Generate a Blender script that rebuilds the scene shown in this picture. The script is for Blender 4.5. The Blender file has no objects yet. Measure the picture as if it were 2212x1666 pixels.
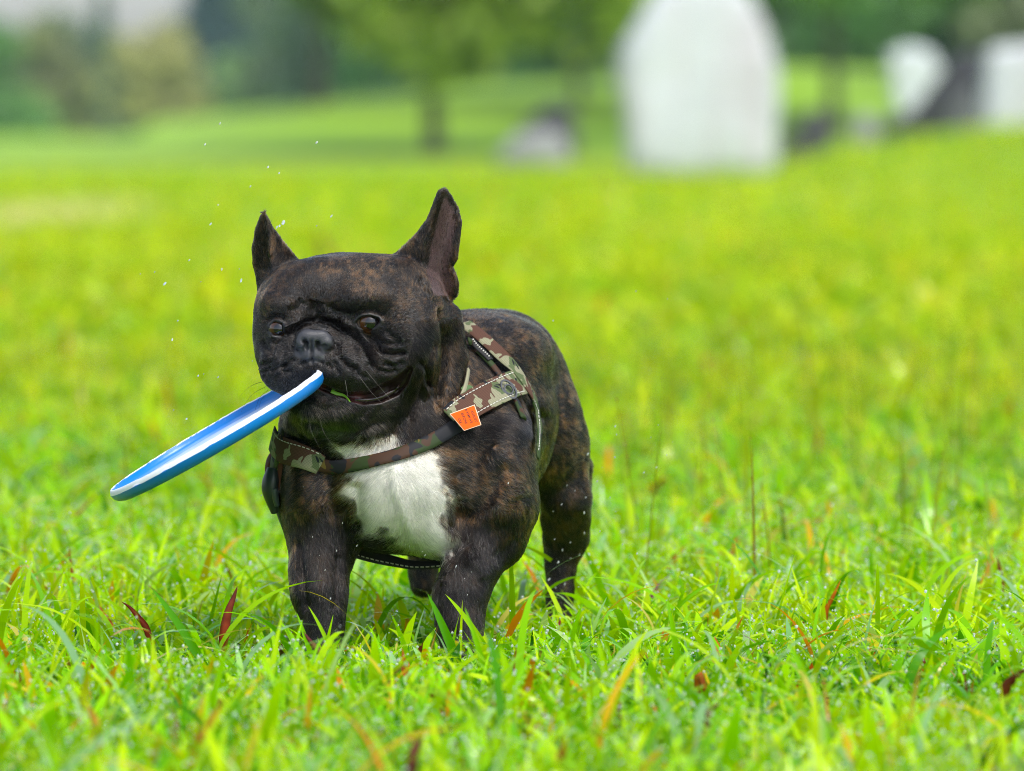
import bpy, bmesh, math, random
import numpy as np
from mathutils import Vector, Matrix
from mathutils.bvhtree import BVHTree

SC = bpy.context.scene
rng = np.random.default_rng(7)
random.seed(7)

# ------------------------------------------------------------------ camera
CAM_D, CAM_H, PITCH = 5.35, 0.53, math.radians(2.809)
FPX = 2212 * 200 / 36.0                      # focal length in photo pixels
cam_d = bpy.data.cameras.new('camera')
cam = bpy.data.objects.new('camera', cam_d)
SC.collection.objects.link(cam)
SC.camera = cam
cam.location = (0, -CAM_D, CAM_H)
cam.rotation_euler = (math.pi / 2 - PITCH, 0, 0)
cam_d.lens, cam_d.sensor_width = 200, 36
cam_d.clip_start, cam_d.clip_end = 0.1, 5000
cam_d.dof.use_dof = True
cam_d.dof.focus_distance = CAM_D - 0.01
cam_d.dof.aperture_fstop = 5.6
cam_d.dof.aperture_blades = 0

# ------------------------------------------------------------------ light
SUN_EL, SUN_ROT = math.radians(56), math.radians(150)   # rot: clockwise from +Y seen from above
W = bpy.data.worlds.new('World')
SC.world = W
W.use_nodes = True
nt = W.node_tree
nt.nodes.clear()
sky = nt.nodes.new('ShaderNodeTexSky')
sky.sky_type = 'NISHITA'
sky.sun_disc = False
sky.sun_elevation = SUN_EL
sky.sun_rotation = SUN_ROT
sky.air_density, sky.dust_density, sky.ozone_density = 1.0, 2.0, 1.0
hs = nt.nodes.new('ShaderNodeHueSaturation')
hs.inputs['Saturation'].default_value = 0.7            # overcast: nearly grey
bg = nt.nodes.new('ShaderNodeBackground')
bg.inputs['Strength'].default_value = 0.15
ow = nt.nodes.new('ShaderNodeOutputWorld')
nt.links.new(sky.outputs[0], hs.inputs['Color'])
nt.links.new(hs.outputs[0], bg.inputs['Color'])
nt.links.new(bg.outputs[0], ow.inputs[0])
sl = bpy.data.lights.new('sun', 'SUN')
sl.energy, sl.angle, sl.color = 1.5, math.radians(12), (1.0, 0.965, 0.91)
so = bpy.data.objects.new('sun', sl)
SC.collection.objects.link(so)
sd = Vector((math.sin(SUN_ROT) * math.cos(SUN_EL), math.cos(SUN_ROT) * math.cos(SUN_EL), math.sin(SUN_EL)))
so.rotation_euler = sd.to_track_quat('Z', 'Y').to_euler()
so.location = sd * 20
SC.view_settings.view_transform = 'Standard'
SC.view_settings.look = 'None'
SC.view_settings.exposure = 0.78
SC.view_settings.gamma = 1.0
SC.view_settings.use_curve_mapping = False
SC.render.engine = 'CYCLES'
SC.cycles.use_denoising = True
SC.cycles.denoising_prefilter = 'NONE'
SC.cycles.filter_width = 0.95
SC.cycles.max_bounces = 8
SC.cycles.transparent_max_bounces = 8
SC.cycles.sample_clamp_indirect = 6
SC.cycles.sample_clamp_direct = 12

# ------------------------------------------------------------------ helpers
S0 = CAM_D / FPX                              # metres per photo pixel at the focus plane
_cp, _sp = math.cos(PITCH), math.sin(PITCH)


def Pw(u, v, w):
    """photo pixel (u, v) at depth w (in focus-plane pixels behind y=0) -> world, vectorised"""
    u, v, w = np.broadcast_arrays(np.asarray(u, float), np.asarray(v, float), np.asarray(w, float))
    a, b = (u - 1106) / FPX, (833 - v) / FPX
    dx, dy, dz = a, _cp + b * _sp, -_sp + b * _cp
    t = (w * S0 + CAM_D) / dy
    return np.stack([dx * t, -CAM_D + dy * t, CAM_H + dz * t], -1)


def uvw(P):
    P = np.asarray(P, float)
    x, y, z = P[..., 0], P[..., 1] + CAM_D, P[..., 2] - CAM_H
    d = y * _cp - z * _sp
    h = y * _sp + z * _cp
    return 1106 + x / d * FPX, 833 - h / d * FPX, P[..., 1] / S0


def ground_y(v, z=0.0):
    """y at which height z is seen at photo row v"""
    b = (833 - v) / FPX
    return (z - CAM_H) / (-_sp + b * _cp) * (_cp + b * _sp) - CAM_D


def link(o, parent=None):
    SC.collection.objects.link(o)
    if parent:
        o.parent = parent
    return o


def tag(o, label=None, cat=None, group=None, kind=None):
    for k, val in (('label', label), ('category', cat), ('group', group), ('kind', kind)):
        if val:
            o[k] = val
    return o


def empty(name, loc=(0, 0, 0)):
    o = bpy.data.objects.new(name, None)
    o.empty_display_size = 0.05
    link(o)
    o.location = loc
    return o


def mesh_np(name, V, F, mat, parent=None, smooth=True, cols=None, uvs=None):
    """V (n,3); F (m,3|4) int array or list of polygons; cols (n,3) point colours; uvs (n,2) per vertex"""
    me = bpy.data.meshes.new(name)
    V = np.asarray(V, np.float32)
    if isinstance(F, np.ndarray):
        k = F.shape[1]
        me.vertices.add(len(V))
        me.vertices.foreach_set('co', V.ravel())
        me.loops.add(F.size)
        me.loops.foreach_set('vertex_index', F.astype(np.int32).ravel())
        me.polygons.add(len(F))
        me.polygons.foreach_set('loop_start', np.arange(0, F.size, k, dtype=np.int32))
        me.polygons.foreach_set('loop_total', np.full(len(F), k, np.int32))
        me.update(calc_edges=True)
        me.validate()
    else:
        me.from_pydata([tuple(map(float, p)) for p in V], [], [tuple(map(int, f)) for f in F])
    if smooth and len(me.polygons):
        me.polygons.foreach_set('use_smooth', np.ones(len(me.polygons), bool))
    if cols is not None:
        a = me.attributes.new('col', 'FLOAT_COLOR', 'POINT')
        c = np.ones((len(V), 4), np.float32)
        c[:, :3] = cols
        a.data.foreach_set('color', c.ravel())
    if uvs is not None:
        L = me.uv_layers.new(name='UVMap')
        li = np.zeros(len(me.loops), np.int32)
        me.loops.foreach_get('vertex_index', li)
        L.data.foreach_set('uv', np.asarray(uvs, np.float32)[li].ravel())
    if mat:
        me.materials.append(mat)
    o = bpy.data.objects.new(name, me)
    link(o, parent)
    return o


class NT:
    """tiny node-tree builder"""
    def __init__(self, name):
        self.m = bpy.data.materials.new(name)
        self.m.use_nodes = True
        self.t = self.m.node_tree
        self.b = self.t.nodes['Principled BSDF']
        self.o = self.t.nodes['Material Output']

    def n(self, typ, **kw):
        x = self.t.nodes.new(typ)
        for k, v in kw.items():
            if hasattr(x, k):
                setattr(x, k, v)
            else:
                x.inputs[k.replace('_', ' ')].default_value = v
        return x

    def l(self, a, b):
        self.t.links.new(a, b)

    def set(self, **kw):
        for k, v in kw.items():
            self.b.inputs[k.replace('_', ' ')].default_value = v

    def ramp(self, fac, stops, interp='LINEAR'):
        r = self.t.nodes.new('ShaderNodeValToRGB')
        r.color_ramp.interpolation = interp
        el = r.color_ramp.elements
        while len(el) < len(stops):
            el.new(0.5)
        for e, (p, c) in zip(el, stops):
            e.position = p
            e.color = (*c, 1)
        self.l(fac, r.inputs[0])
        return r.outputs[0]

    def mix(self, fac, a, b, mode='MIX'):
        x = self.t.nodes.new('ShaderNodeMix')
        x.data_type = 'RGBA'
        x.blend_type = mode
        for s, val in ((0, fac), (6, a), (7, b)):
            if hasattr(val, 'node'):
                self.l(val, x.inputs[s])
            else:
                x.inputs[s].default_value = val if s == 0 else (*val, 1)
        return x.outputs[2]

    def noise(self, scale, detail=4, rough=0.6, vec=None, dist=0.0):
        x = self.n('ShaderNodeTexNoise')
        x.inputs['Scale'].default_value = scale
        x.inputs['Detail'].default_value = detail
        x.inputs['Roughness'].default_value = rough
        x.inputs['Distortion'].default_value = dist
        if vec is not None:
            self.l(vec, x.inputs['Vector'])
        return x.outputs[0]

    def coord(self, which='Object', scale=None):
        c = self.n('ShaderNodeTexCoord').outputs[which]
        if scale:
            mp = self.n('ShaderNodeMapping')
            mp.inputs['Scale'].default_value = scale
            self.l(c, mp.inputs[0])
            return mp.outputs[0]
        return c

    def bump(self, h, strength=0.5, dist=0.001):
        x = self.n('ShaderNodeBump')
        x.inputs['Strength'].default_value = strength
        x.inputs['Distance'].default_value = dist
        self.l(h, x.inputs['Height'])
        self.l(x.outputs[0], self.b.inputs['Normal'])


def plain(name, col, rough=0.5, **kw):
    m = NT(name)
    m.set(Base_Color=(*col, 1), Roughness=rough, **kw)
    return m.m


def attr_mat(name, rough=0.5, **kw):
    m = NT(name)
    a = m.n('ShaderNodeAttribute', attribute_name='col')
    m.l(a.outputs['Color'], m.b.inputs['Base Color'])
    m.set(Roughness=rough, **kw)
    return m


def vnoise(P, scale, seed=0):
    """cheap smooth 3D value noise in 0..1, vectorised"""
    q = np.asarray(P, float) * scale + seed * 17.13
    i = np.floor(q).astype(np.int64)
    f = q - i
    f = f * f * (3 - 2 * f)

    def h(a, b, c):
        n = (a * 374761393 + b * 668265263 + c * 2147483647 + seed * 974711) & 0xFFFFFFFF
        n = ((n ^ (n >> 13)) * 1274126177) & 0xFFFFFFFF
        return ((n ^ (n >> 16)) & 0xFFFF) / 65535.0
    r = 0
    for dx in (0, 1):
        for dy in (0, 1):
            for dz in (0, 1):
                wgt = (f[..., 0] if dx else 1 - f[..., 0]) * (f[..., 1] if dy else 1 - f[..., 1]) * (f[..., 2] if dz else 1 - f[..., 2])
                r = r + wgt * h(i[..., 0] + dx, i[..., 1] + dy, i[..., 2] + dz)
    return r


def sstep(a, b, x):
    t = np.clip((x - a) / (b - a), 0, 1)
    return t * t * (3 - 2 * t)


def seg_dist(u, v, pl):
    """distance in the plane from points to a polyline; also the parameter (0..1) along it"""
    best = np.full(u.shape, 1e9)
    par = np.zeros(u.shape)
    pl = np.asarray(pl, float)
    L = np.concatenate([[0], np.cumsum(np.hypot(*np.diff(pl, axis=0).T))])
    for k in range(len(pl) - 1):
        a, b = pl[k], pl[k + 1]
        d = b - a
        t = np.clip(((u - a[0]) * d[0] + (v - a[1]) * d[1]) / (d @ d + 1e-9), 0, 1)
        q = np.hypot(u - a[0] - t * d[0], v - a[1] - t * d[1])
        m = q < best
        best = np.where(m, q, best)
        par = np.where(m, (L[k] + t * (L[k + 1] - L[k])) / L[-1], par)
    return best, par


def sd_poly(u, v, poly):
    """signed distance (negative inside) to a closed polygon"""
    poly = np.asarray(poly, float)
    d, _ = seg_dist(u, v, np.vstack([poly, poly[:1]]))
    ins = np.zeros(u.shape, bool)
    n = len(poly)
    for k in range(n):
        a, b = poly[k], poly[(k + 1) % n]
        c = (a[1] > v) != (b[1] > v)
        with np.errstate(divide='ignore', invalid='ignore'):
            xx = (b[0] - a[0]) * (v - a[1]) / (b[1] - a[1] + 1e-12) + a[0]
        ins ^= c & (u < xx)
    return np.where(ins, -d, d)


def catmull(pts, n):
    pts = np.asarray(pts, float)
    Q = np.vstack([2 * pts[0] - pts[1], pts, 2 * pts[-1] - pts[-2]])
    L = np.concatenate([[0], np.cumsum(np.linalg.norm(np.diff(pts, axis=0), axis=1))])
    out = []
    for s in np.linspace(0, L[-1], n):
        k = min(np.searchsorted(L, s, side='right') - 1, len(pts) - 2)
        t = (s - L[k]) / (L[k + 1] - L[k] + 1e-12)
        p0, p1, p2, p3 = Q[k:k + 4]
        out.append(0.5 * (2 * p1 + (p2 - p0) * t + (2 * p0 - 5 * p1 + 4 * p2 - p3) * t * t + (3 * p1 - p0 - 3 * p2 + p3) * t ** 3))
    return np.array(out)


# =================================================================== GROUND
MOUND_U = [300, 420, 560, 700, 900, 1000, 1330, 1700, 1850, 2300, 2600]
MOUND_V = [300, 286, 250, 215, 200, 182, 165, 142, 150, 170, 200]
BANK_U = [1600, 1690, 1850, 2000, 2212, 2500]
BANK_V = [378, 352, 312, 290, 268, 250]


def terrain(x, y):
    D = np.maximum(y + CAM_D, 0.5)
    u = 1106 + x / D * FPX
    z = -0.78 * sstep(90, 220, D) * (1 - sstep(380, 520, u)) - 0.3 * sstep(220, 500, D)
    mt = np.maximum(CAM_H - (np.interp(u, MOUND_U, MOUND_V) - 230) * 85 / FPX, 0)
    mt = np.where(u > 2600, 0.6, mt) * sstep(330, 480, u)
    z = z + (mt - np.minimum(z, 0) * (mt > 0)) * sstep(58, 84, D)
    bk = np.maximum(CAM_H - (np.interp(u, BANK_U, BANK_V) - 230) * 48 / FPX, 0) * sstep(1560, 1700, u)
    z = np.where(bk > 0, np.maximum(z, bk * sstep(30, 48, D)), z)
    return z


def build_ground():
    ys = np.concatenate([np.linspace(-60, -6, 20), np.linspace(-5.3, 9, 60), np.geomspace(9.3, 130, 90), np.geomspace(133, 420, 22)])
    h = np.concatenate([np.linspace(0, 14, 90), np.geomspace(14.3, 200, 34)])
    xs = np.concatenate([-h[::-1], h[1:]])
    X, Y = np.meshgrid(xs, ys)
    Z = terrain(X, Y)
    nx, ny = len(xs), len(ys)
    idx = np.arange(nx * ny).reshape(ny, nx)
    F = np.stack([idx[:-1, :-1], idx[:-1, 1:], idx[1:, 1:], idx[1:, :-1]], -1).reshape(-1, 4)
    m = NT('turf')
    co = m.coord('Object')
    big = m.noise(0.16, 3, 0.5, m.coord('Object', (1, 0.6, 1)))
    mid = m.noise(1.6, 4, 0.6, co)
    fine = m.noise(60, 3, 0.7, co)
    c1 = m.ramp(big, [(0.35, (0.180, 0.360, 0.001)), (0.5, (0.260, 0.420, 0.001)), (0.65, (0.340, 0.450, 0.006))])
    c2 = m.mix(0.35, c1, m.ramp(mid, [(0.3, (0.18, 0.37, 0.001)), (0.7, (0.36, 0.47, 0.006))]))
    # near the camera the soil and thatch under the blades show instead
    sep = m.n('ShaderNodeSeparateXYZ')
    m.l(co, sep.inputs[0])
    mr = m.n('ShaderNodeMapRange')
    mr.inputs['From Min'].default_value, mr.inputs['From Max'].default_value = 3.0, 16.0
    m.l(sep.outputs[1], mr.inputs[0])
    thatch = m.ramp(fine, [(0.35, (0.025, 0.045, 0.006)), (0.65, (0.09, 0.15, 0.010))])
    c3 = m.mix(mr.outputs[0], thatch, c2)
    # a patch of straw-coloured dry grass, a real patch on the field
    vm = m.n('ShaderNodeVectorMath', operation='DISTANCE')
    mp = m.n('ShaderNodeMapping')
    mp.inputs['Scale'].default_value = (1, 0.55, 0)
    m.l(co, mp.inputs[0])
    m.l(mp.outputs[0], vm.inputs[0])
    vm.inputs[1].default_value = (-2.35, 22.0 * 0.55, 0)
    pr = m.n('ShaderNodeMapRange')
    pr.inputs['From Min'].default_value, pr.inputs['From Max'].default_value = 0.7, 0.2
    m.l(vm.outputs['Value'], pr.inputs[0])
    mu = m.n('ShaderNodeMath', operation='MULTIPLY')
    m.l(pr.outputs[0], mu.inputs[0])
    mu.inputs[1].default_value = 0.75
    c4 = m.mix(mu.outputs[0], c3, (0.52, 0.50, 0.20))
    mr2 = m.n('ShaderNodeMapRange')
    mr2.inputs['From Min'].default_value, mr2.inputs['From Max'].default_value = 55.0, 66.0
    m.l(sep.outputs[1], mr2.inputs[0])
    c4 = m.mix(mr2.outputs[0], c4, m.mix(0.6, c4, (0.27, 0.52, 0.002)))
    # shade at the foot of the mound, painted in as a darker green strip
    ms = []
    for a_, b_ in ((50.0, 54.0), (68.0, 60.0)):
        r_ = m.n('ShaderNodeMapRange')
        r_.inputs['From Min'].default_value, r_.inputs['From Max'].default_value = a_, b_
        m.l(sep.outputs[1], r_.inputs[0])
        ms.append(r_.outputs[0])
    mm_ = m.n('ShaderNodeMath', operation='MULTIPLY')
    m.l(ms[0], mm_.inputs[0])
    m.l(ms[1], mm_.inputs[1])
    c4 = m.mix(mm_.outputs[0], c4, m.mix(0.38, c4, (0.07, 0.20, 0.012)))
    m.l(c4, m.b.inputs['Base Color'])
    m.set(Roughness=0.75)
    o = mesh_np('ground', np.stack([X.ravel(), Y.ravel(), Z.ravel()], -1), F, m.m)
    tag(o, 'open park lawn rising to a low mound and a bank', 'lawn', kind='structure')
    return o


# =================================================================== DOG : signed distance field
OPS = []


def _R(yaw, pitch, roll):
    return np.array((Matrix.Rotation(math.radians(yaw), 3, 'Z') @ Matrix.Rotation(math.radians(pitch), 3, 'X') @ Matrix.Rotation(math.radians(roll), 3, 'Y')))


def ell(u, v, w, ru, rv, rw, k=25, roll=0, yaw=0, pitch=0, n=2.0, sub=False):
    c = Pw(u, v, w)
    s = S0 * (CAM_D + w * S0) / CAM_D
    OPS.append(('e', c, np.array([ru, rw, rv]) * s, _R(yaw, pitch, roll), n, k * S0, sub, max(ru, rv, rw) * s))


def cone(a, ra, b, rb, k=25):
    pa, pb = Pw(*a), Pw(*b)
    sa, sb = [S0 * (CAM_D + q[2] * S0) / CAM_D for q in (a, b)]
    OPS.append(('c', pa, pb, ra * sa, rb * sb, k * S0, False, 0))


def chain(pts, k=25):
    for p, q in zip(pts[:-1], pts[1:]):
        cone(p[:3], p[3], q[:3], q[3], k)


def ear(outline, ridge, w0, fl, fr, th, k=10):
    OPS.append(('r', np.array(outline, float), np.array(ridge, float), w0, fl, fr, k * S0, th))


def sdf(P):
    f = np.full(len(P), 0.2)
    M = 0.035
    for o in OPS:
        if o[0] == 'e':
            _, c, r, R, n, k, sub, rm = o
            i = np.where((np.abs(P - c) < rm + M).all(1))[0]
            if not len(i):
                continue
            q = (P[i] - c) @ R
            a = np.abs(q) / r
            k0 = (a ** n).sum(1) ** (1 / n) + 1e-9
            g = (a ** (n - 1)) / r * k0[:, None] ** (1 - n)
            d = (k0 - 1) / (np.sqrt((g * g).sum(1)) + 1e-9)
        elif o[0] == 'c':
            _, pa, pb, ra, rb, k, sub, _x = o
            lo, hi = np.minimum(pa, pb) - max(ra, rb) - M, np.maximum(pa, pb) + max(ra, rb) + M
            i = np.where(((P > lo) & (P < hi)).all(1))[0]
            if not len(i):
                continue
            ba = pb - pa
            t = np.clip(((P[i] - pa) @ ba) / (ba @ ba + 1e-12), 0, 1)
            d = np.linalg.norm(P[i] - pa - t[:, None] * ba, axis=1) - (ra + (rb - ra) * t)
        else:
            _, poly, ridge, w0, fl, fr, k, th = o
            sub = False
            U, V, Wd = uvw(P)
            i = np.where((U > poly[:, 0].min() - 60) & (U < poly[:, 0].max() + 60) & (V > poly[:, 1].min() - 60) & (V < poly[:, 1].max() + 60) & (np.abs(Wd - w0) < 200))[0]
            if not len(i):
                continue
            U, V, Wd = U[i], V[i], Wd[i]
            d2 = sd_poly(U, V, poly)
            dr, _ = seg_dist(U, V, ridge)
            rx = np.interp(V, ridge[:, 1], ridge[:, 0])
            left = U < rx
            ws = w0 + np.where(left, fl(dr), fr(dr))
            dw = np.abs(Wd - ws) * 0.75 - th
            a, b = d2 + th * 0.6, dw + th * 0.6
            d = (np.minimum(np.maximum(a, b), 0) + np.hypot(np.maximum(a, 0), np.maximum(b, 0)) - th * 0.6) * S0
        cur = f[i]
        if sub:
            h = np.clip(0.5 - 0.5 * (d + cur) / k, 0, 1)
            f[i] = cur + (-d - cur) * h + k * h * (1 - h)
        else:
            h = np.clip(0.5 + 0.5 * (cur - d) / k, 0, 1)
            f[i] = cur + (d - cur) * h - k * h * (1 - h)
    return f


EAR_L = [(571, 455), (578, 470), (592, 497), (612, 525), (634, 549), (656, 570), (650, 610), (610, 650), (563, 655), (556, 618), (548, 575), (546, 535), (552, 500), (561, 470)]
EAR_R = [(955, 410), (945, 417), (935, 440), (921, 478), (901, 508), (876, 533), (850, 552), (870, 600), (905, 640), (945, 660), (972, 652), (986, 638), (990, 615), (984, 592), (977, 578), (986, 560), (991, 520), (996, 483), (989, 450), (974, 425), (964, 412)]


def define_dog():
    # --- trunk
    ell(892, 1000, 240, 262, 195, 200, k=20, n=2.3)                # chest barrel
    ell(1010, 905, 470, 190, 222, 330, k=60, yaw=-8)               # ribs and loin
    ell(1082, 842, 760, 150, 168, 190, k=60)                       # rump
    ell(1045, 760, 560, 150, 85, 280, k=50)                        # back line
    # --- hind legs
    ell(1192, 945, 730, 70, 130, 120, k=40)
    chain([(1206, 960, 735, 62), (1222, 1075, 720, 50), (1222, 1120, 760, 46), (1220, 1168, 800, 42), (1212, 1215, 800, 29), (1208, 1320, 785, 28)], 26)
    cone((1248, 1010, 800), 30, (1240, 1150, 840), 32, 24)
    ell(1206, 1350, 765, 36, 24, 48, k=16)
    ell(965, 960, 800, 80, 140, 120, k=40)
    chain([(955, 980, 800, 62), (935, 1110, 820, 45), (920, 1180, 860, 34), (915, 1232, 860, 25), (915, 1262, 850, 25)], 22)
    # --- shoulders and forelegs
    ell(672, 1058, 150, 66, 125, 120, k=40)
    chain([(686, 1080, 150, 76), (699, 1160, 120, 76), (691, 1225, 85, 60), (691, 1285, 55, 56), (696, 1340, 38, 43), (699, 1405, 14, 36)], 26)
    ell(698, 1422, -16, 46, 25, 52, k=16)
    ell(1075, 1035, 150, 82, 140, 130, k=45)
    ell(1080, 1100, 120, 72, 72, 95, k=40)
    chain([(1084, 1095, 130, 74), (1066, 1155, 110, 70), (1018, 1222, 60, 56), (996, 1285, 25, 54), (994, 1340, 5, 48), (997, 1405, -24, 42)], 24)
    ell(997, 1426, -52, 49, 25, 54, k=16)
    # toes
    for (cu, cv, cw) in ((698, 1430, -54), (997, 1433, -92), (1206, 1356, 725)):
        for j, du in enumerate((-32, -11, 11, 32)):
            ell(cu + du, cv, cw + abs(du) * 0.7 - 12, 13, 17, 20, k=5)
    # --- chest front
    ell(870, 1060, 90, 150, 130, 110, k=45)
    ell(945, 1140, 95, 70, 62, 90, k=35)
    # --- neck
    ell(800, 905, 170, 190, 120, 150, k=45)
    ell(885, 800, 215, 120, 180, 140, k=30)
    chain([(962, 690, 150, 36), (974, 770, 150, 32), (955, 850, 120, 40)], 14)   # folds of loose skin
    # --- head
    ell(752, 672, 150, 202, 124, 150, k=25, roll=-3.5, n=2.6)
    ell(625, 735, 95, 74, 120, 100, k=30)
    ell(868, 748, 80, 86, 120, 115, k=35)
    ell(900, 690, 120, 62, 90, 110, k=30)
    ell(618, 664, 40, 52, 32, 50, k=25, roll=18)                    # brows
    ell(786, 648, 30, 78, 36, 55, k=28, roll=-8)
    ell(690, 782, 20, 122, 76, 82, k=22)                            # muzzle
    ell(622, 796, 2, 62, 56, 62, k=16)                              # flews
    ell(752, 796, -6, 84, 52, 68, k=18, roll=10)
    ell(812, 796, 30, 78, 46, 70, k=20, roll=-25)
    ell(718, 876, 26, 88, 58, 70, k=16)                             # lower jaw
    ell(800, 862, 62, 82, 66, 80, k=24)
    ell(740, 905, 80, 118, 58, 90, k=34)
    ell(760, 960, 150, 150, 70, 110, k=40)                          # throat
    # nose
    ell(680, 733, -54, 38, 22, 22, k=8, n=2.8)
    ell(654, 742, -56, 16, 16, 18, k=5)
    ell(707, 740, -58, 17, 16, 18, k=5)
    ell(676, 768, -56, 22, 18, 14, k=9)
    # mouth corner cheek roll
    chain([(850, 768, 20, 22), (893, 775, 40, 22), (905, 810, 55, 24), (890, 850, 70, 24)], 14)
    # --- ears
    ear(EAR_L, [(571, 440), (577, 500), (582, 540), (587, 583), (592, 660)], 150,
        lambda d: 10 + d * 0.9, lambda d: 12 + d * 0.85 - 12 * np.exp(-(d / 9) ** 2), 9)
    ear(EAR_R, [(955, 400), (935, 470), (918, 530), (910, 590), (925, 670)], 120,
        lambda d: d * 1.0, lambda d: 34 * np.sin(np.clip(d / 75, 0, 1) * math.pi) + 8 * sstep(50, 80, d), 9)


def surface_nets(f, o, h):
    """f grid of values; returns vertices and quads of the zero level set"""
    s = f < 0
    nx, ny, nz = f.shape
    cell = np.zeros((nx - 1, ny - 1, nz - 1), np.int16)
    for a in (0, 1):
        for b in (0, 1):
            for c in (0, 1):
                cell += s[a:nx - 1 + a, b:ny - 1 + b, c:nz - 1 + c]
    act = (cell > 0) & (cell < 8)
    ids = np.full(act.shape, -1, np.int64)
    I = np.argwhere(act)
    ids[act] = np.arange(len(I))
    acc, cnt = np.zeros((len(I), 3)), np.zeros(len(I))
    corners = [(a, b, c) for a in (0, 1) for b in (0, 1) for c in (0, 1)]
    val = {q: f[I[:, 0] + q[0], I[:, 1] + q[1], I[:, 2] + q[2]] for q in corners}
    for p in corners:
        for ax in range(3):
            if p[ax] == 0:
                q = list(p)
                q[ax] = 1
                q = tuple(q)
                va, vb = val[p], val[q]
                m = (va < 0) != (vb < 0)
                t = np.where(m, va / (va - vb + 1e-20), 0)
                e = np.array(p, float)[None] + np.zeros((len(I), 3))
                e[:, ax] += t
                acc += e * m[:, None]
                cnt += m
    V = o + (I + acc / cnt[:, None]) * h
    Q = []
    for ax in range(3):
        b, c = (ax + 1) % 3, (ax + 2) % 3
        sl0, sl1 = [slice(None)] * 3, [slice(None)] * 3
        sl0[ax], sl1[ax] = slice(0, -1), slice(1, None)
        E = np.argwhere(s[tuple(sl0)] != s[tuple(sl1)])
        E = E[(E[:, b] > 0) & (E[:, c] > 0) & (E[:, b] < f.shape[b] - 1) & (E[:, c] < f.shape[c] - 1)]
        ins = s[E[:, 0], E[:, 1], E[:, 2]]
        def g(db, dc):
            G = E.copy()
            G[:, b] -= db
            G[:, c] -= dc
            return ids[G[:, 0], G[:, 1], G[:, 2]]
        q = np.stack([g(1, 1), g(0, 1), g(0, 0), g(1, 0)], -1)
        q[~ins] = q[~ins][:, ::-1]
        Q.append(q)
    return V, np.vstack(Q)


def subdivide(V, Q):
    e = np.stack([Q, np.roll(Q, -1, 1)], -1).reshape(-1, 2)
    es = np.sort(e, 1)
    key = es[:, 0] * len(V) + es[:, 1]
    uq, inv = np.unique(key, return_inverse=True)
    a, b = uq // len(V), uq % len(V)
    ev = (V[a] + V[b]) / 2
    fv = V[Q].mean(1)
    ei = len(V) + inv.reshape(-1, 4)
    fi = len(V) + len(uq) + np.arange(len(Q))
    new = []
    for k in range(4):
        new.append(np.stack([Q[:, k], ei[:, k], fi, ei[:, k - 1]], -1))
    return np.vstack([V, ev, fv]), np.vstack(new)


def grad(P, e=0.0012):
    g = np.zeros_like(P)
    for a in range(3):
        d = np.zeros(3)
        d[a] = e
        g[:, a] = (sdf(P + d) - sdf(P - d)) / (2 * e)
    return g


def zpt(a):
    return [(535.7 + x * .17187, 639.4 + y * .17187) for x, y in a]


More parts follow.
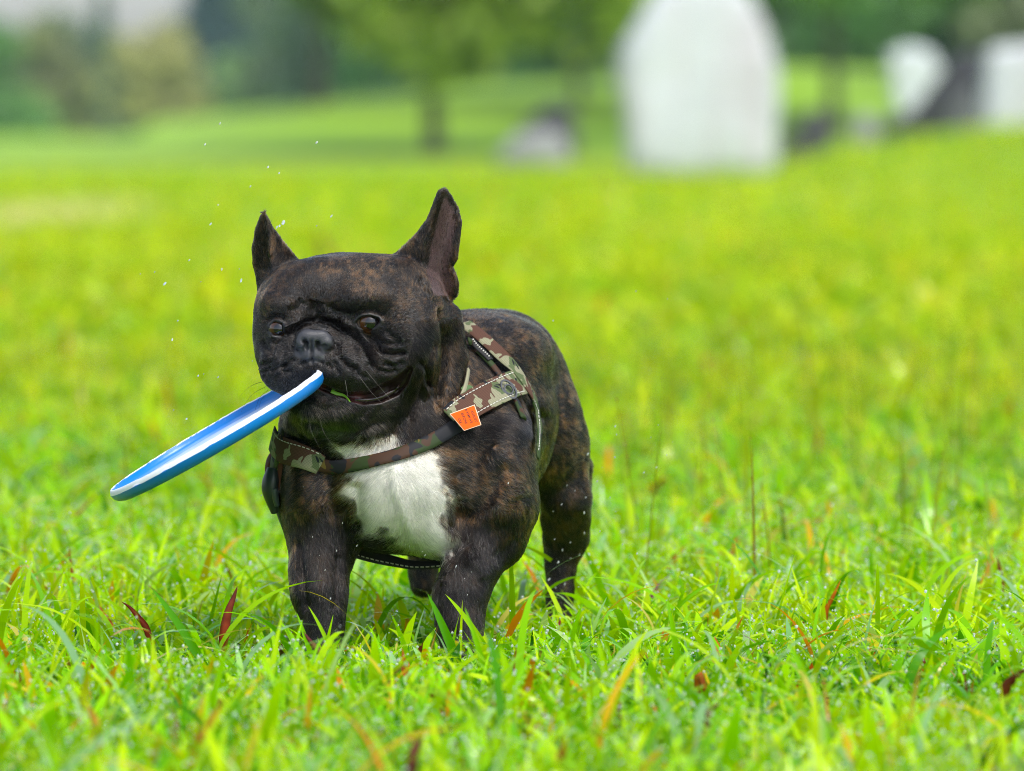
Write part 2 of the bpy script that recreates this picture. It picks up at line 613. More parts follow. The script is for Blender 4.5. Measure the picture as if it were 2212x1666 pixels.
# strokes drawn into the skin: polyline, half width px, depth px (positive = ridge)
STROKES = [
    (zpt([(290, 790), (330, 620), (420, 500), (560, 420), (680, 345), (900, 300), (1060, 345), (1250, 440), (1400, 560), (1480, 680), (1600, 860), (1690, 970)]), 5.5, -11),
    (zpt([(1150, 300), (1350, 400), (1470, 510), (1540, 640), (1680, 770), (1900, 880)]), 9, 5),
    (zpt([(1440, 420), (1560, 560), (1650, 690), (1800, 730), (2010, 715)]), 5, -8),
    (zpt([(300, 560), (420, 440), (560, 350), (690, 290)]), 7, 5),
    (zpt([(1150, 740), (1250, 840), (1400, 920)]), 5, -7),
    (zpt([(1000, 840), (1050, 930)]), 5, -4),
    (zpt([(600, 790), (520, 810), (450, 880), (420, 960)]), 4.5, -4),
    (zpt([(640, 880), (720, 830), (860, 815), (960, 850)]), 4, -3),
    (zpt([(110, 880), (230, 830), (290, 780)]), 5, -7),
    (zpt([(230, 870), (200, 960), (210, 1040)]), 5, -5),
    (zpt([(800, 540), (803, 870)]), 2.6, -6),
    (zpt([(870, 60), (840, 180), (890, 285)]), 13, -9),
    (zpt([(700, 60), (640, 160), (500, 200)]), 10, -4),
    (zpt([(1000, 110), (1080, 200), (1300, 240)]), 8, -4),
    (zpt([(680, 350), (780, 345), (900, 350), (1040, 400)]), 4, 3),
    (zpt([(1100, 560), (1130, 660), (1110, 740)]), 5, -4),
    (zpt([(590, 650), (560, 560), (600, 470)]), 5, -4),
    (zpt([(690, 550), (735, 600), (728, 680)]), 3.6, -15),
    (zpt([(880, 565), (872, 640), (900, 655), (1000, 640)]), 3.6, -14),
    (zpt([(620, 660), (700, 680)]), 3.0, -6),
    (zpt([(480, 470), (400, 560), (350, 700), (330, 800)]), 4, 3.5),
    (zpt([(1230, 480), (1330, 570), (1420, 690), (1530, 850)]), 7, 4),
    (zpt([(1200, 800), (1300, 900), (1400, 985), (1520, 1040)]), 6, -4),
    (zpt([(1080, 800), (1100, 900), (1150, 990)]), 5, -4),
    (zpt([(1700, 840), (1850, 880), (1960, 830)]), 5, -5),
    (zpt([(1620, 920), (1750, 960), (1880, 930)]), 5, -4),
    (zpt([(260, 960), (400, 890), (520, 850)]), 5, -4),
    (zpt([(300, 1040), (430, 970), (560, 930)]), 5, -3),
    (zpt([(120, 980), (200, 920), (300, 860)]), 4, -4),
    (zpt([(180, 560), (230, 640), (290, 700)]), 6, -5),
    (zpt([(1500, 470), (1650, 560), (1800, 600), (1960, 590)]), 5, -4),
    (zpt([(1720, 420), (1780, 500), (1900, 560)]), 6, -3),
    (zpt([(1300, 250), (1450, 190), (1600, 190), (1720, 250)]), 5, -5),
    (zpt([(220, 320), (300, 250), (400, 250), (480, 300)]), 5, -5),
    ([(950, 662), (961, 725), (962, 800), (947, 868)], 6.5, -17),
    ([(940, 735), (925, 800), (905, 860), (880, 905)], 6, -7),
    ([(905, 600), (930, 640), (950, 660)], 7, -6),
    ([(900, 775), (925, 800), (928, 840)], 6, -6),
    ([(652, 905), (700, 930), (770, 935), (830, 905)], 6, -6),
    ([(855, 1000), (857, 1064), (880, 1120), (900, 1180)], 12, 3),
    ([(985, 1010), (1000, 1080), (985, 1150)], 16, -5),
    ([(770, 1040), (775, 1110), (778, 1150)], 16, -4),
    ([(990, 1075), (1006, 1120), (1004, 1165), (965, 1205)], 13, -13),
    ([(1125, 1165), (1092, 1192), (1062, 1212)], 16, -3),
    ([(1010, 1205), (1035, 1228), (1046, 1250)], 14, 5),
    ([(1000, 1215), (960, 1260), (950, 1310)], 9, 4),
    ([(640, 1160), (655, 1240), (662, 1320)], 9, -5),
    ([(735, 1190), (730, 1260), (725, 1320)], 8, -4),
    ([(1060, 960), (1100, 1010), (1120, 1080)], 22, 6),
    ([(1150, 880), (1186, 905), (1190, 960), (1165, 1040)], 9, -8),
    ([(1100, 1000), (1040, 1090), (975, 1150)], 18, -6),
]
EYE_R = zpt([(1365, 315), (1430, 245), (1530, 228), (1640, 262), (1655, 310), (1605, 375), (1500, 400), (1410, 380)])
EYE_L = zpt([(255, 350), (330, 285), (420, 315), (465, 385), (430, 460), (335, 510), (285, 440)])
EYE_L = [(601 + (u - 599) * .84, 711 + (v - 708) * (.78 if v < 708 else .84)) for u, v in EYE_L]
EYE_R = [(797 + (u - 797) * .98, 695 + (v - 693) * (.76 if v < 693 else .88)) for u, v in EYE_R]
MOUTH = zpt([(870, 1070), (960, 1120), (1150, 1195), (1300, 1215), (1500, 1195), (1700, 1105), (1850, 1025), (1980, 920), (2050, 850),
             (2070, 920), (2005, 1100), (1885, 1245), (1670, 1345), (1450, 1365), (1300, 1320), (1100, 1245), (980, 1210), (880, 1160)])
NOSE = [(646, 722), (660, 710), (680, 714), (700, 712), (716, 726), (720, 745), (702, 758), (698, 776), (674, 784), (655, 774), (638, 768), (639, 745)]
CHEST = [(484 + x * .3906, 829.4 + y * .3906) for x, y in [
    (610, 330), (780, 330), (950, 290), (940, 400), (1160, 360), (1180, 480), (1230, 580), (1310, 630), (1230, 690), (1215, 770), (1290, 860), (1240, 985),
    (1050, 960), (960, 880), (880, 815), (770, 860), (740, 760), (700, 640), (620, 590), (690, 530), (690, 440)]]


def gauss(d, w):
    return np.exp(-(d / w) ** 2)


def build_dog_mesh():
    define_dog()
    h = 0.0026
    lo = Pw(520, 1480, -130)
    hi = np.array([Pw(1320, 500, 960)[0], 0.47, 0.475])
    n = np.ceil((hi - lo) / h).astype(int)
    ax = [lo[k] + h * np.arange(n[k]) for k in range(3)]
    f = np.zeros(n, np.float32)
    for a in range(0, n[0], 12):
        G = np.stack(np.meshgrid(ax[0][a:a + 12], ax[1], ax[2], indexing='ij'), -1)
        f[a:a + 12] = sdf(G.reshape(-1, 3)).reshape(G.shape[:3])
    V, Q = surface_nets(f, lo, h)
    V, Q = subdivide(V, Q)
    # keep the one big connected body (drop strays)
    for _ in range(2):
        g = grad(V)
        g2 = (g * g).sum(1)[:, None] + 1e-6
        V = V - np.clip(sdf(V)[:, None] * g / g2, -0.002, 0.002)
    N = grad(V, 0.002)
    N /= np.linalg.norm(N, axis=1)[:, None] + 1e-9
    U, Vv, Wd = uvw(V)
    view = np.array([0, -1.0, 0.05])
    fac = sstep(0.0, 0.35, N @ view)
    disp = np.zeros(len(V))
    head = sstep(330, 240, Wd)
    for pl, hw, amp in STROKES:
        d, t = seg_dist(U, Vv, pl)
        disp += 1.8 * amp * gauss(d, hw) * sstep(-0.02, 0.1, t) * sstep(1.02, 0.9, t) * (0.6 + 0.4 * fac)
    # creases in the cheek and muzzle skin
    r = np.hypot(U - 690, Vv - 780)
    disp += head * fac * 1.5 * np.sin(r / 5.0 + 4 * vnoise(V, 60, 3)) * sstep(60, 90, r) * sstep(190, 150, r) * (Vv > 720)
    V = V + (disp * S0 * (fac > 0))[:, None] * N * np.where(Wd < 420, 1, 0)[:, None] if False else V + (disp * S0 * fac)[:, None] * N
    # muscle unevenness
    V = V + N * ((vnoise(V, 28, 5) - 0.5) * 0.0035 + (vnoise(V, 90, 6) - 0.5) * 0.0008)[:, None]
    back = np.array([0, 1.0, -0.05])
    front = (fac > 0.05) & (Wd < 200)
    info = {}
    for nm, poly in (('L', EYE_L), ('R', EYE_R)):
        d = sd_poly(U, Vv, poly)
        ring = front & (d > 0) & (d < 8) & (Wd < 120)
        info[nm] = (np.mean(np.array(poly), 0), np.median(Wd[ring]), Wd[ring].mean())
        V = V + (front * sstep(2, -4, d) * 26 * S0)[:, None] * back
        cy = np.array(poly)[:, 1].mean()
        V = V - (front * gauss(d - 4, 4.5) * (3.0 + 3.0 * (Vv < cy)) * S0)[:, None] * back
    d = sd_poly(U, Vv, MOUTH)
    V = V + (front * sstep(2, -7, d) * 24 * S0)[:, None] * back
    V = V - (front * sstep(-1, -6, d) * sstep(770, 850, U) * 5 * vnoise(V, 300, 9) * S0)[:, None] * back
    fn = np.cross(V[Q[:, 2]] - V[Q[:, 0]], V[Q[:, 3]] - V[Q[:, 1]])
    N2 = np.stack([sum(np.bincount(Q[:, k], fn[:, a], len(V)) for k in range(4)) for a in range(3)], -1)
    N2 /= np.linalg.norm(N2, axis=1)[:, None] + 1e-12
    if (N2 * N).sum() < 0:
        N2 = -N2
    return V, Q, N2, fac, info


def brindle(P, U, V, Wd, jit=0.0):
    """coat colour at points: black-brown with tan streaks; white chest"""
    n1 = vnoise(P * np.array([1, 0.8, 0.4]), 230, 11)
    n2 = vnoise(P, 32, 12)
    n3 = vnoise(P * np.array([0.7, 0.7, 1.0]), 480, 13)
    n4 = vnoise(P * np.array([0.5, 0.5, 1.6]), 60, 15)
    st = sstep(0.48, 0.82, n1 * 0.44 + n3 * 0.40 + n4 * 0.26 + jit) * (0.35 + 0.65 * sstep(0.25, 0.6, n2))
    # how much brindle shows where
    reg = np.full(len(P), 0.65)
    face = (Wd < 230) & (V < 960)
    rm = np.hypot((U - 680) / 1.25, V - 770)
    reg = np.where(face, 0.08 + 0.36 * sstep(70, 190, np.hypot(U - 690, V - 740)) * (V < 700), reg)
    reg = np.where(face & (rm < 95), 0.05, reg)
    reg = np.where((U > 935) & (V > 640) & (V < 890) & (Wd < 300), 0.75, reg)
    reg = np.where(Wd > 330, 1.0, reg)
    reg = np.where((V > 1130) & (Wd < 300), 0.06, reg)
    reg = np.where((V > 1040) & (Wd > 400), 0.35, reg)
    reg = np.where((U > 1060) & (V > 950) & (Wd < 350) & (V < 1180), 0.8, reg)
    reg = np.where((U < 640) & (V > 1000) & (Wd < 350), 0.7, reg)
    dk = np.array([0.0068, 0.0056, 0.0052])
    tan = np.array([0.28, 0.140, 0.055])
    c = dk + (tan - dk) * (st * reg)[:, None]
    # white chest blaze
    d = sd_poly(U, V, CHEST) + np.asarray(jit) * 55 + np.where(V < 992, -3, 3) + (vnoise(P, 160, 14) - 0.5) * 28 + (vnoise(P, 60, 16) - 0.5) * 16
    wm = sstep(5, -5, d) * (Wd < 190)
    white = np.array([0.93, 0.90, 0.79]) * (0.92 + 0.1 * n3[:, None])
    c = c + (white - c) * wm[:, None]
    return c, wm


STRAP_ZONES = []     # (polyline in photo px, half width px, max depth) under which hair is pressed flat

WEB_L = [(604, 958), (620, 985), (650, 975), (690, 978)]


def build_dog():
    root = empty('dog', tuple(Pw(900, 1440, 300) * np.array([1, 1, 0])))
    tag(root, 'black brindle bulldog with white chest walking on the wet grass', 'dog')
    V, Q, N, fac, info = build_dog_mesh()
    off = np.array(root.location)
    U, Vv, Wd = uvw(V)
    c, wm = brindle(V, U, Vv, Wd)
    c = c * 0.75
    front = (fac > 0.02) & (Wd < 210)
    # bare skin: nose leather, eyelids, lips, inside of the ears
    dn = sd_poly(U, Vv, NOSE)
    mn = sstep(4, -2, dn) * (front & (Wd < 0))
    c = c + (np.array([0.042, 0.042, 0.048]) - c) * mn[:, None]
    de = np.minimum(sd_poly(U, Vv, EYE_L), sd_poly(U, Vv, EYE_R))
    me_ = sstep(9, 3, de) * front
    c = c + (np.array([0.012, 0.011, 0.012]) - c) * me_[:, None]
    dm = sd_poly(U, Vv, MOUTH)
    mm = sstep(5, 0, dm) * front
    lipc = np.array([0.024, 0.013, 0.010]) + np.array([0.10, 0.02, 0.025]) * (gauss(np.hypot(U - 773, Vv - 858), 14) + gauss(np.hypot(U - 692, Vv - 832), 12))[:, None]
    c = c + (lipc - c) * mm[:, None]
    der = sd_poly(U, Vv, EAR_R)
    rx = np.interp(Vv, [412, 470, 530, 590, 640], [958, 940, 924, 916, 930])
    mi = sstep(-5, -16, der) * sstep(0, 14, U - rx) * (fac > 0.02) * (Vv < 640)
    c = c + (np.array([0.078, 0.043, 0.040]) * (0.7 + 0.5 * vnoise(V, 120, 21)[:, None]) - c) * (mi * 0.85)[:, None]
    skin = attr_mat('dog_skin', 0.42)
    a = skin.n('ShaderNodeAttribute', attribute_name='wet')
    mr = skin.n('ShaderNodeMapRange')
    mr.inputs['To Min'].default_value, mr.inputs['To Max'].default_value = 0.55, 0.2
    skin.l(a.outputs['Fac'], mr.inputs[0])
    skin.l(mr.outputs[0], skin.b.inputs['Roughness'])
    skin.bump(skin.noise(900, 3, 0.6, skin.coord('Object')), 0.6, 0.0006)
    body = mesh_np('body', V - off, Q, skin.m, root, cols=c)
    wa = body.data.attributes.new('wet', 'FLOAT', 'POINT')
    wa.data.foreach_set('value', np.clip(mm + 0.35 * mn + 0.6 * me_, 0, 1).astype(np.float32))
    bare = np.clip(mn + me_ + mm + (de < 0) * front, 0, 1)
    bvh = BVHTree.FromPolygons([tuple(p) for p in V], [tuple(q) for q in Q])

    # --- eyes
    em = attr_mat('eyeball', 0.12, Coat_Weight=1.0, Coat_Roughness=0.02, Coat_IOR=1.5, IOR=1.4)
    for nm, gaze, rad in (('L', Vector((0.0, -1, -0.02)), 27), ('R', Vector((0.27, -1, -0.04)), 31)):
        (cu, cv), wmed, _ = info[nm]
        if nm == 'L':
            cu += 5
        ce = Pw(cu, cv, wmed + rad * (0.84 if nm == 'L' else 0.90))
        r = rad * S0
        gz = gaze.normalized()
        R = np.array(Vector((0, 0, 1)).rotation_difference(gz).to_matrix())
        nu, nv = 40, 44
        vs, cs = [], []
        for j in range(nv + 1):
            th = math.pi * j / nv
            for k in range(nu):
                ph = 2 * math.pi * k / nu
                rr = r * (1 + 0.10 * math.exp(-(th / 0.55) ** 2))
                vs.append(R @ np.array([math.sin(th) * math.cos(ph), math.sin(th) * math.sin(ph), math.cos(th)]) * rr)
                t = math.degrees(th)
                streak = 0.8 + 0.35 * random.random()
                if t < 27:
                    col = (0.004, 0.004, 0.005)
                elif t < 50:
                    q = (t - 27) / 23
                    col = tuple(streak * x for x in (0.040 + 0.040 * q, 0.014 + 0.014 * q, 0.003))
                elif t < 56:
                    col = (0.02, 0.012, 0.008)
                else:
                    col = (0.20, 0.14, 0.09) if nm == 'R' else (0.05, 0.035, 0.025)
                cs.append(col)
        fs = [(j * nu + k, (j + 1) * nu + k, (j + 1) * nu + (k + 1) % nu, j * nu + (k + 1) % nu) for j in range(nv) for k in range(nu)]
        o = mesh_np('eye', np.array(vs), np.array(fs), em.m, root, cols=cs)
        o.location = Vector(ce - off)

    # --- coat: short hair
    P0, P1, P2, P3 = [V[Q[:, k]] for k in range(4)]
    area = 0.5 * np.linalg.norm(np.cross(P2 - P0, P3 - P1), axis=1)
    fz = fac[Q].mean(1)
    Wq = Wd[Q].mean(1)
    Vq = Vv[Q].mean(1)
    Uq = U[Q].mean(1)
    dens = area * (0.30 + 0.70 * (fz > 0.02)) * (1 - bare[Q].max(1)) * np.where((Wq < 230) & (Vq < 960), 1.9, 1.0)
    NH = 420000
    fi = rng.choice(len(Q), NH, p=dens / dens.sum())
    a, b = rng.random(NH), rng.random(NH)
    Pr = (P0[fi] * ((1 - a) * (1 - b))[:, None] + P1[fi] * (a * (1 - b))[:, None] + P2[fi] * (a * b)[:, None] + P3[fi] * ((1 - a) * b)[:, None])
    Nn = N[Q[fi, 0]]
    u, v, w = uvw(Pr)
    # flow of the hair
    uj = u + (vnoise(Pr, 70, 71) - 0.5) * 46
    vj = v + (vnoise(Pr, 70, 72) - 0.5) * 46
    facem = (w < 230) & (vj < 930)
    earm = ((sd_poly(u, v, EAR_L) < 4) & (v < 585)) | ((sd_poly(u, v, EAR_R) < 4) & (v < 640))
    D = np.zeros((NH, 3))
    D[:, 0], D[:, 1], D[:, 2] = 0.35, 0.85, -0.45                      # trunk: backwards and down
    lim = (vj > 1100)
    D[lim] = (0.05, 0.15, -1.0)
    ch = (w < 230) & (vj > 930) & ~lim
    D[ch, 0] = np.clip((u[ch] - 858) / 85, -1.6, 1.6)
    D[ch, 1], D[ch, 2] = 0.3, -0.75
    lch = lim & (w < 230) & (u > 760) & (u < 960)
    D[lch, 0] = np.clip((u[lch] - 880) / 60, -1.2, 1.2)
    rr = np.hypot(u - 682, v - 735) + 1e-6
    D[facem, 0] = ((u - 682) / rr)[facem]
    D[facem, 2] = -((v - 735) / rr)[facem]
    D[facem, 1] = 0.35
    nk = facem & (uj > 900 - 0.25 * (v - 700)) & (vj > 690)
    D[nk] = (0.25, 0.35, -0.9)
    D[earm] = (0.05, 0.15, 1.0)
    for s_ in range(3):
        D[:, s_] += (vnoise(Pr, 55, 31 + s_) - 0.5) * 0.9 + (vnoise(Pr, 14, 41 + s_) - 0.5) * 0.7
    D -= (D * Nn).sum(1)[:, None] * Nn
    D /= np.linalg.norm(D, axis=1)[:, None] + 1e-9
    L = np.where(facem, 0.0030, 0.0062)
    L = np.where(facem & (np.hypot((u - 690) / 1.3, v - 770) < 90), 0.0026, L)
    L = np.where(earm, 0.0042, L)
    L = np.where(nk, 0.0062, L)
    L = np.where((w < 200) & (v > 940) & (v < 1220) & (np.abs(u - 870) < 140), 0.0095, L)
    chin = facem & (vj > 885) & (vj < 950)
    L = np.where(chin, 0.009, L)
    mi_h = (rng.random(NH) < 0.95) & (sd_poly(u, v, EAR_R) < -10 + rng.normal(0, 3, NH)) & (u > np.interp(v, [412, 470, 530, 590, 640], [962, 946, 930, 922, 936])) & earm
    L = np.where(mi_h, 0.0015, L)
    for pl, hw, wmax in STRAP_ZONES:
        d, _ = seg_dist(u, v, pl)
        L = np.where((d < hw) & (w < wmax), 0.0012, L)
    L = L * rng.uniform(0.65, 1.2, NH)
    lift = np.where(facem, 0.17, 0.20) + rng.normal(0, 0.07, NH)
    lift = np.clip(lift, 0.06, 0.9)
    side = np.cross(Nn, D)
    sw = rng.normal(0, 0.22, NH)
    d1 = D + Nn * (lift * 1.3)[:, None] + side * sw[:, None]
    d2 = D + Nn * (lift * 0.25)[:, None] + side * (sw * 0.4)[:, None]
    d1 /= np.linalg.norm(d1, axis=1)[:, None]
    d2 /= np.linalg.norm(d2, axis=1)[:, None]
    # wet clumping: tips of neighbours run together
    cs_ = np.where(facem, 0.0024, 0.0042)
    jit = (vnoise(Pr, 180, 51)[:, None] - 0.5) * 0.004
    cell = np.floor((Pr + jit) / cs_[:, None]).astype(np.int64)
    key = (cell[:, 0] * 73856093) ^ (cell[:, 1] * 19349663) ^ (cell[:, 2] * 83492791)
    _, inv = np.unique(key, return_inverse=True)
    cnt = np.bincount(inv)
    mean = np.stack([np.bincount(inv, Pr[:, k]) / cnt for k in range(3)], -1)[inv]
    mD = np.stack([np.bincount(inv, d2[:, k]) / cnt for k in range(3)], -1)[inv]
    cl = np.where(facem, 0.35, 0.6)[:, None]
    K = 4
    pts = np.zeros((NH, K, 3), np.float32)
    pts[:, 0] = Pr - Nn * 0.0003
    for k in range(1, K):
        t = k / (K - 1)
        p = Pr + d1 * (L * (t - 0.5 * t * t))[:, None] + d2 * (L * 0.5 * t * t)[:, None]
        tgt = mean + mD * (L * t * 0.92)[:, None]
        pts[:, k] = p + (tgt - p) * cl * t * t * 0.8
    hc, hw_ = brindle(Pr, u, v, w, rng.normal(0, 0.15, NH))
    br = rng.uniform(0.6, 1.45, NH)[:, None]
    hc = hc * np.where(hw_[:, None] > 0.5, (0.50 + 0.50 * rng.random((NH, 1)) ** 0.6) * (0.72 + 0.4 * vnoise(Pr * np.array([1, 1, 0.35]), 330, 62)[:, None]), br)
    # grizzled pale hairs; wet streak highlights are painted as pale hairs too
    pale = rng.random(NH)
    gz_ = np.full(NH, 0.045)
    gz_ = np.where(chin & (u < 840), 0.42, gz_)
    gz_ = np.where((u > 960) & (w < 300) & (v > 900) & (v < 1120), 0.16, gz_)
    gz_ = np.where(nk, 0.10, gz_)
    pm = (pale < gz_ * (0.4 + 1.2 * vnoise(Pr, 60, 61))) & (hw_ < 0.5)
    hc[pm] = np.array([0.21, 0.17, 0.12]) * rng.uniform(0.3, 1.2, (pm.sum(), 1))
    # grass stain under the chin
    gs = gauss(np.hypot((u - 720) / 2.2, v - 925), 17) * (w < 160) * 0.6
    hc = hc + (np.array([0.07, 0.13, 0.012]) - hc) * gs[:, None]
    # inside of the ear: pinkish down
    hc[mi_h] = np.array([0.105, 0.060, 0.057]) * rng.uniform(0.5, 1.3, (mi_h.sum(), 1))
    cv_ = bpy.data.hair_curves.new('coat_hair')
    cv_.add_curves([K] * NH)
    pts -= off.astype(np.float32)
    cv_.attributes['position'].data.foreach_set('vector', pts.reshape(-1)) if 'position' in cv_.attributes else None
    ra = cv_.attributes.get('radius') or cv_.attributes.new('radius', 'FLOAT', 'POINT')
    base = np.where(hw_ > 0.5, 0.00017, 0.00013)[:, None] * rng.uniform(0.75, 1.25, (NH, 1))
    ra.data.foreach_set('value', (base * np.array([1, 0.95, 0.75, 0.2])[None]).astype(np.float32).ravel())
    ca = cv_.attributes.new('col', 'FLOAT_COLOR', 'CURVE')
    c4 = np.ones((NH, 4), np.float32)
    c4[:, :3] = hc
    ca.data.foreach_set('color', c4.ravel())
    hm = attr_mat('coat_hair', 0.29, Specular_IOR_Level=0.45)
    hb = hm.n('ShaderNodeBsdfHairPrincipled')
    hb.parametrization = 'COLOR'
    hm.l([x for x in hm.t.nodes if x.type == 'ATTRIBUTE'][0].outputs['Color'], hb.inputs['Color'])
    hb.inputs['Roughness'].default_value = 0.20
    hb.inputs['Radial Roughness'].default_value = 0.35
    hb.inputs['Random Roughness'].default_value = 0.2
    hb.inputs['IOR'].default_value = 1.36
    hm.l(hb.outputs[0], hm.o.inputs[0])
    cv_.materials.append(hm.m)
    ho = bpy.data.objects.new('coat_hair', cv_)
    ho['kind'] = 'stuff'
    link(ho, root)
    return root, bvh, V, N


# ------------------------------------------------------------------ run, part 1
build_ground()
DOG, BVH, DV, DN = build_dog()


# =================================================================== HARNESS
CAMV = Vector(cam.location)


def hit(u, v, default=150):
    t = Vector(Pw(u, v, 0))
    d = (t - CAMV).normalized()
    loc, nor, _i, _d = BVH.ray_cast(CAMV, d, 20)
    if loc is None:
        p = Vector(Pw(u, v, default))
        loc, nor, _i, _d = BVH.find_nearest(p)
        return p, nor
    if nor.dot(d) > 0:
        nor = -nor
    return loc, nor


def smooth(a, it=4):
    a = np.array(a, float)
    for _ in range(it):
        b = a.copy()
        b[1:-1] = (a[:-2] + 2 * a[1:-1] + a[2:]) / 4
        a = b
    return a


def ribbon(name, C, N, hw, th, mat, parent, off, domed=0.0, cols=None):
    """a flat strap: centres C, outward normals N, half widths hw, thickness th (metres)"""
    C, N = np.asarray(C, float), np.asarray(N, float)
    n = len(C)
    hw = np.broadcast_to(hw, (n,))
    T = np.gradient(C, axis=0)
    T /= np.linalg.norm(T, axis=1)[:, None] + 1e-12
    N = N - (N * T).sum(1)[:, None] * T
    N /= np.linalg.norm(N, axis=1)[:, None] + 1e-12
    B = np.cross(T, N)
    s = np.concatenate([[0], np.cumsum(np.linalg.norm(np.diff(C, axis=0), axis=1))])
    sec = [(-1, 0), (-0.96, 0.8), (-0.5, 1.0), (0, 1.0), (0.5, 1.0), (0.96, 0.8), (1, 0), (0.9, -1), (0, -1), (-0.9, -1)]
    V, UV = [], []
    for i in range(n):
        for (x, z) in sec:
            dome = domed * (1 - x * x) * (z > 0)
            V.append(C[i] + B[i] * x * hw[i] + N[i] * (z * th / 2 + dome))
            UV.append((s[i], x * hw[i]))
    m = len(sec)
    F = [(i * m + k, i * m + (k + 1) % m, (i + 1) * m + (k + 1) % m, (i + 1) * m + k) for i in range(n - 1) for k in range(m)]
    F = [tuple(reversed(f)) for f in F] + [tuple(range(m)), tuple((n - 1) * m + k for k in range(m))[::-1]]
    return mesh_np(name, np.array(V) - off, F, mat, parent, uvs=np.array(UV), smooth=True)


def strap(name, uvs_, hw_px, mat, parent, off, lift=0.0045, th=0.002, n=40, domed=0.0, deflt=150, it=4):
    P = catmull(uvs_, n)
    L, Nn = [], []
    for u, v in P:
        l, nn = hit(u, v, deflt)
        L.append(l)
        Nn.append(nn)
    L, Nn = smooth(L, it), smooth(Nn, it * 3)
    Nn /= np.linalg.norm(Nn, axis=1)[:, None]
    hw = np.interp(np.linspace(0, 1, n), np.linspace(0, 1, len(np.atleast_1d(hw_px))), np.atleast_1d(hw_px)) * S0
    C = L + Nn * lift
    return ribbon(name, C, Nn, hw, th, mat, parent, off, domed), C, Nn


def camo(name, base, patches, scale, weave, rough=0.75):
    """woodland pattern: patches of colour laid over one another, with a woven relief"""
    m = NT(name)
    uv = m.coord('UV')
    c = base
    for k, (col, thr) in enumerate(patches):
        mp = m.n('ShaderNodeMapping')
        mp.inputs['Location'].default_value = (0.37 * k + 0.11, 0.53 * k, 1.7 * k)
        m.l(uv, mp.inputs[0])
        x = m.noise(scale, 2.0, 0.5, mp.outputs[0], 0.5)
        c = m.mix(m.ramp(x, [(thr - 0.004, (0, 0, 0)), (thr + 0.004, (1, 1, 1))]), c, col)
    if weave > 100:
        vo = m.n('ShaderNodeTexVoronoi')
        vo.inputs['Scale'].default_value = weave
        vo.inputs['Randomness'].default_value = 0.15
        m.l(uv, vo.inputs['Vector'])
        dk = m.ramp(vo.outputs['Distance'], [(0.25, (1, 1, 1)), (0.75, (0.35, 0.35, 0.35))])
        c = m.mix(0.8, c, dk, 'MULTIPLY')
        m.bump(vo.outputs['Distance'], -0.6, 0.0008)
    m.l(c, m.b.inputs['Base Color'])
    m.set(Roughness=rough, Specular_IOR_Level=0.2)
    return m.m


CREAM, BROWN, BLACK, GREEN = (0.31, 0.30, 0.19), (0.115, 0.055, 0.036), (0.015, 0.016, 0.02), (0.10, 0.135, 0.055)
M_WEB = camo('camo_webbing', CREAM, [((0.115, 0.15, 0.065), 0.54), (BROWN, 0.52), (BLACK, 0.585)], 62, 720)
M_WEBG = camo('green_webbing', GREEN, [((0.05, 0.085, 0.025), 0.5), (BLACK, 0.60)], 60, 720)
M_DPM = camo('camo_cloth', (0.062, 0.031, 0.018), [((0.030, 0.050, 0.015), 0.53), ((0.16, 0.11, 0.025), 0.64), (BLACK, 0.55)], 48, 1, 0.6)
M_BLACKWEB = plain('black_webbing', (0.012, 0.012, 0.014), 0.7)
M_PLASTIC = plain('dark_green_plastic', (0.022, 0.034, 0.030), 0.38)
M_SLIDER = plain('grey_plastic', (0.07, 0.075, 0.085), 0.35)
M_THREAD = plain('white_thread', (0.62, 0.60, 0.54), 0.8)


def stitches(name, C, N, side, step, length, parent, off, mat=None, wid=0.0005):
    C, N = np.asarray(C), np.asarray(N)
    T = np.gradient(C, axis=0)
    T /= np.linalg.norm(T, axis=1)[:, None]
    B = np.cross(T, N)
    B /= np.linalg.norm(B, axis=1)[:, None]
    s = np.concatenate([[0], np.cumsum(np.linalg.norm(np.diff(C, axis=0), axis=1))])
    V, F = [], []
    for q in np.arange(step, s[-1] - step, step):
        ip = lambda A, x: np.array([np.interp(x, s, A[:, k]) for k in range(3)])
        a, b = q - length / 2, q + length / 2
        side_q = np.interp(q, s, np.broadcast_to(side, s.shape))
        i0 = len(V)
        for x in (a, b):
            c = ip(C, x) + ip(B, x) * side_q
            nn, bb = ip(N, x), ip(B, x)
            for (db, dn) in ((-wid, 0), (-wid * .6, wid), (wid * .6, wid), (wid, 0)):
                V.append(c + bb * db + nn * dn)
        F += [(i0, i0 + 1, i0 + 5, i0 + 4), (i0 + 1, i0 + 2, i0 + 6, i0 + 5), (i0 + 2, i0 + 3, i0 + 7, i0 + 6), (i0, i0 + 3, i0 + 2, i0 + 1), (i0 + 4, i0 + 5, i0 + 6, i0 + 7)]
    o = mesh_np(name, np.array(V) - off, F, mat or M_THREAD, parent, smooth=False)
    o['kind'] = 'stuff'
    return o


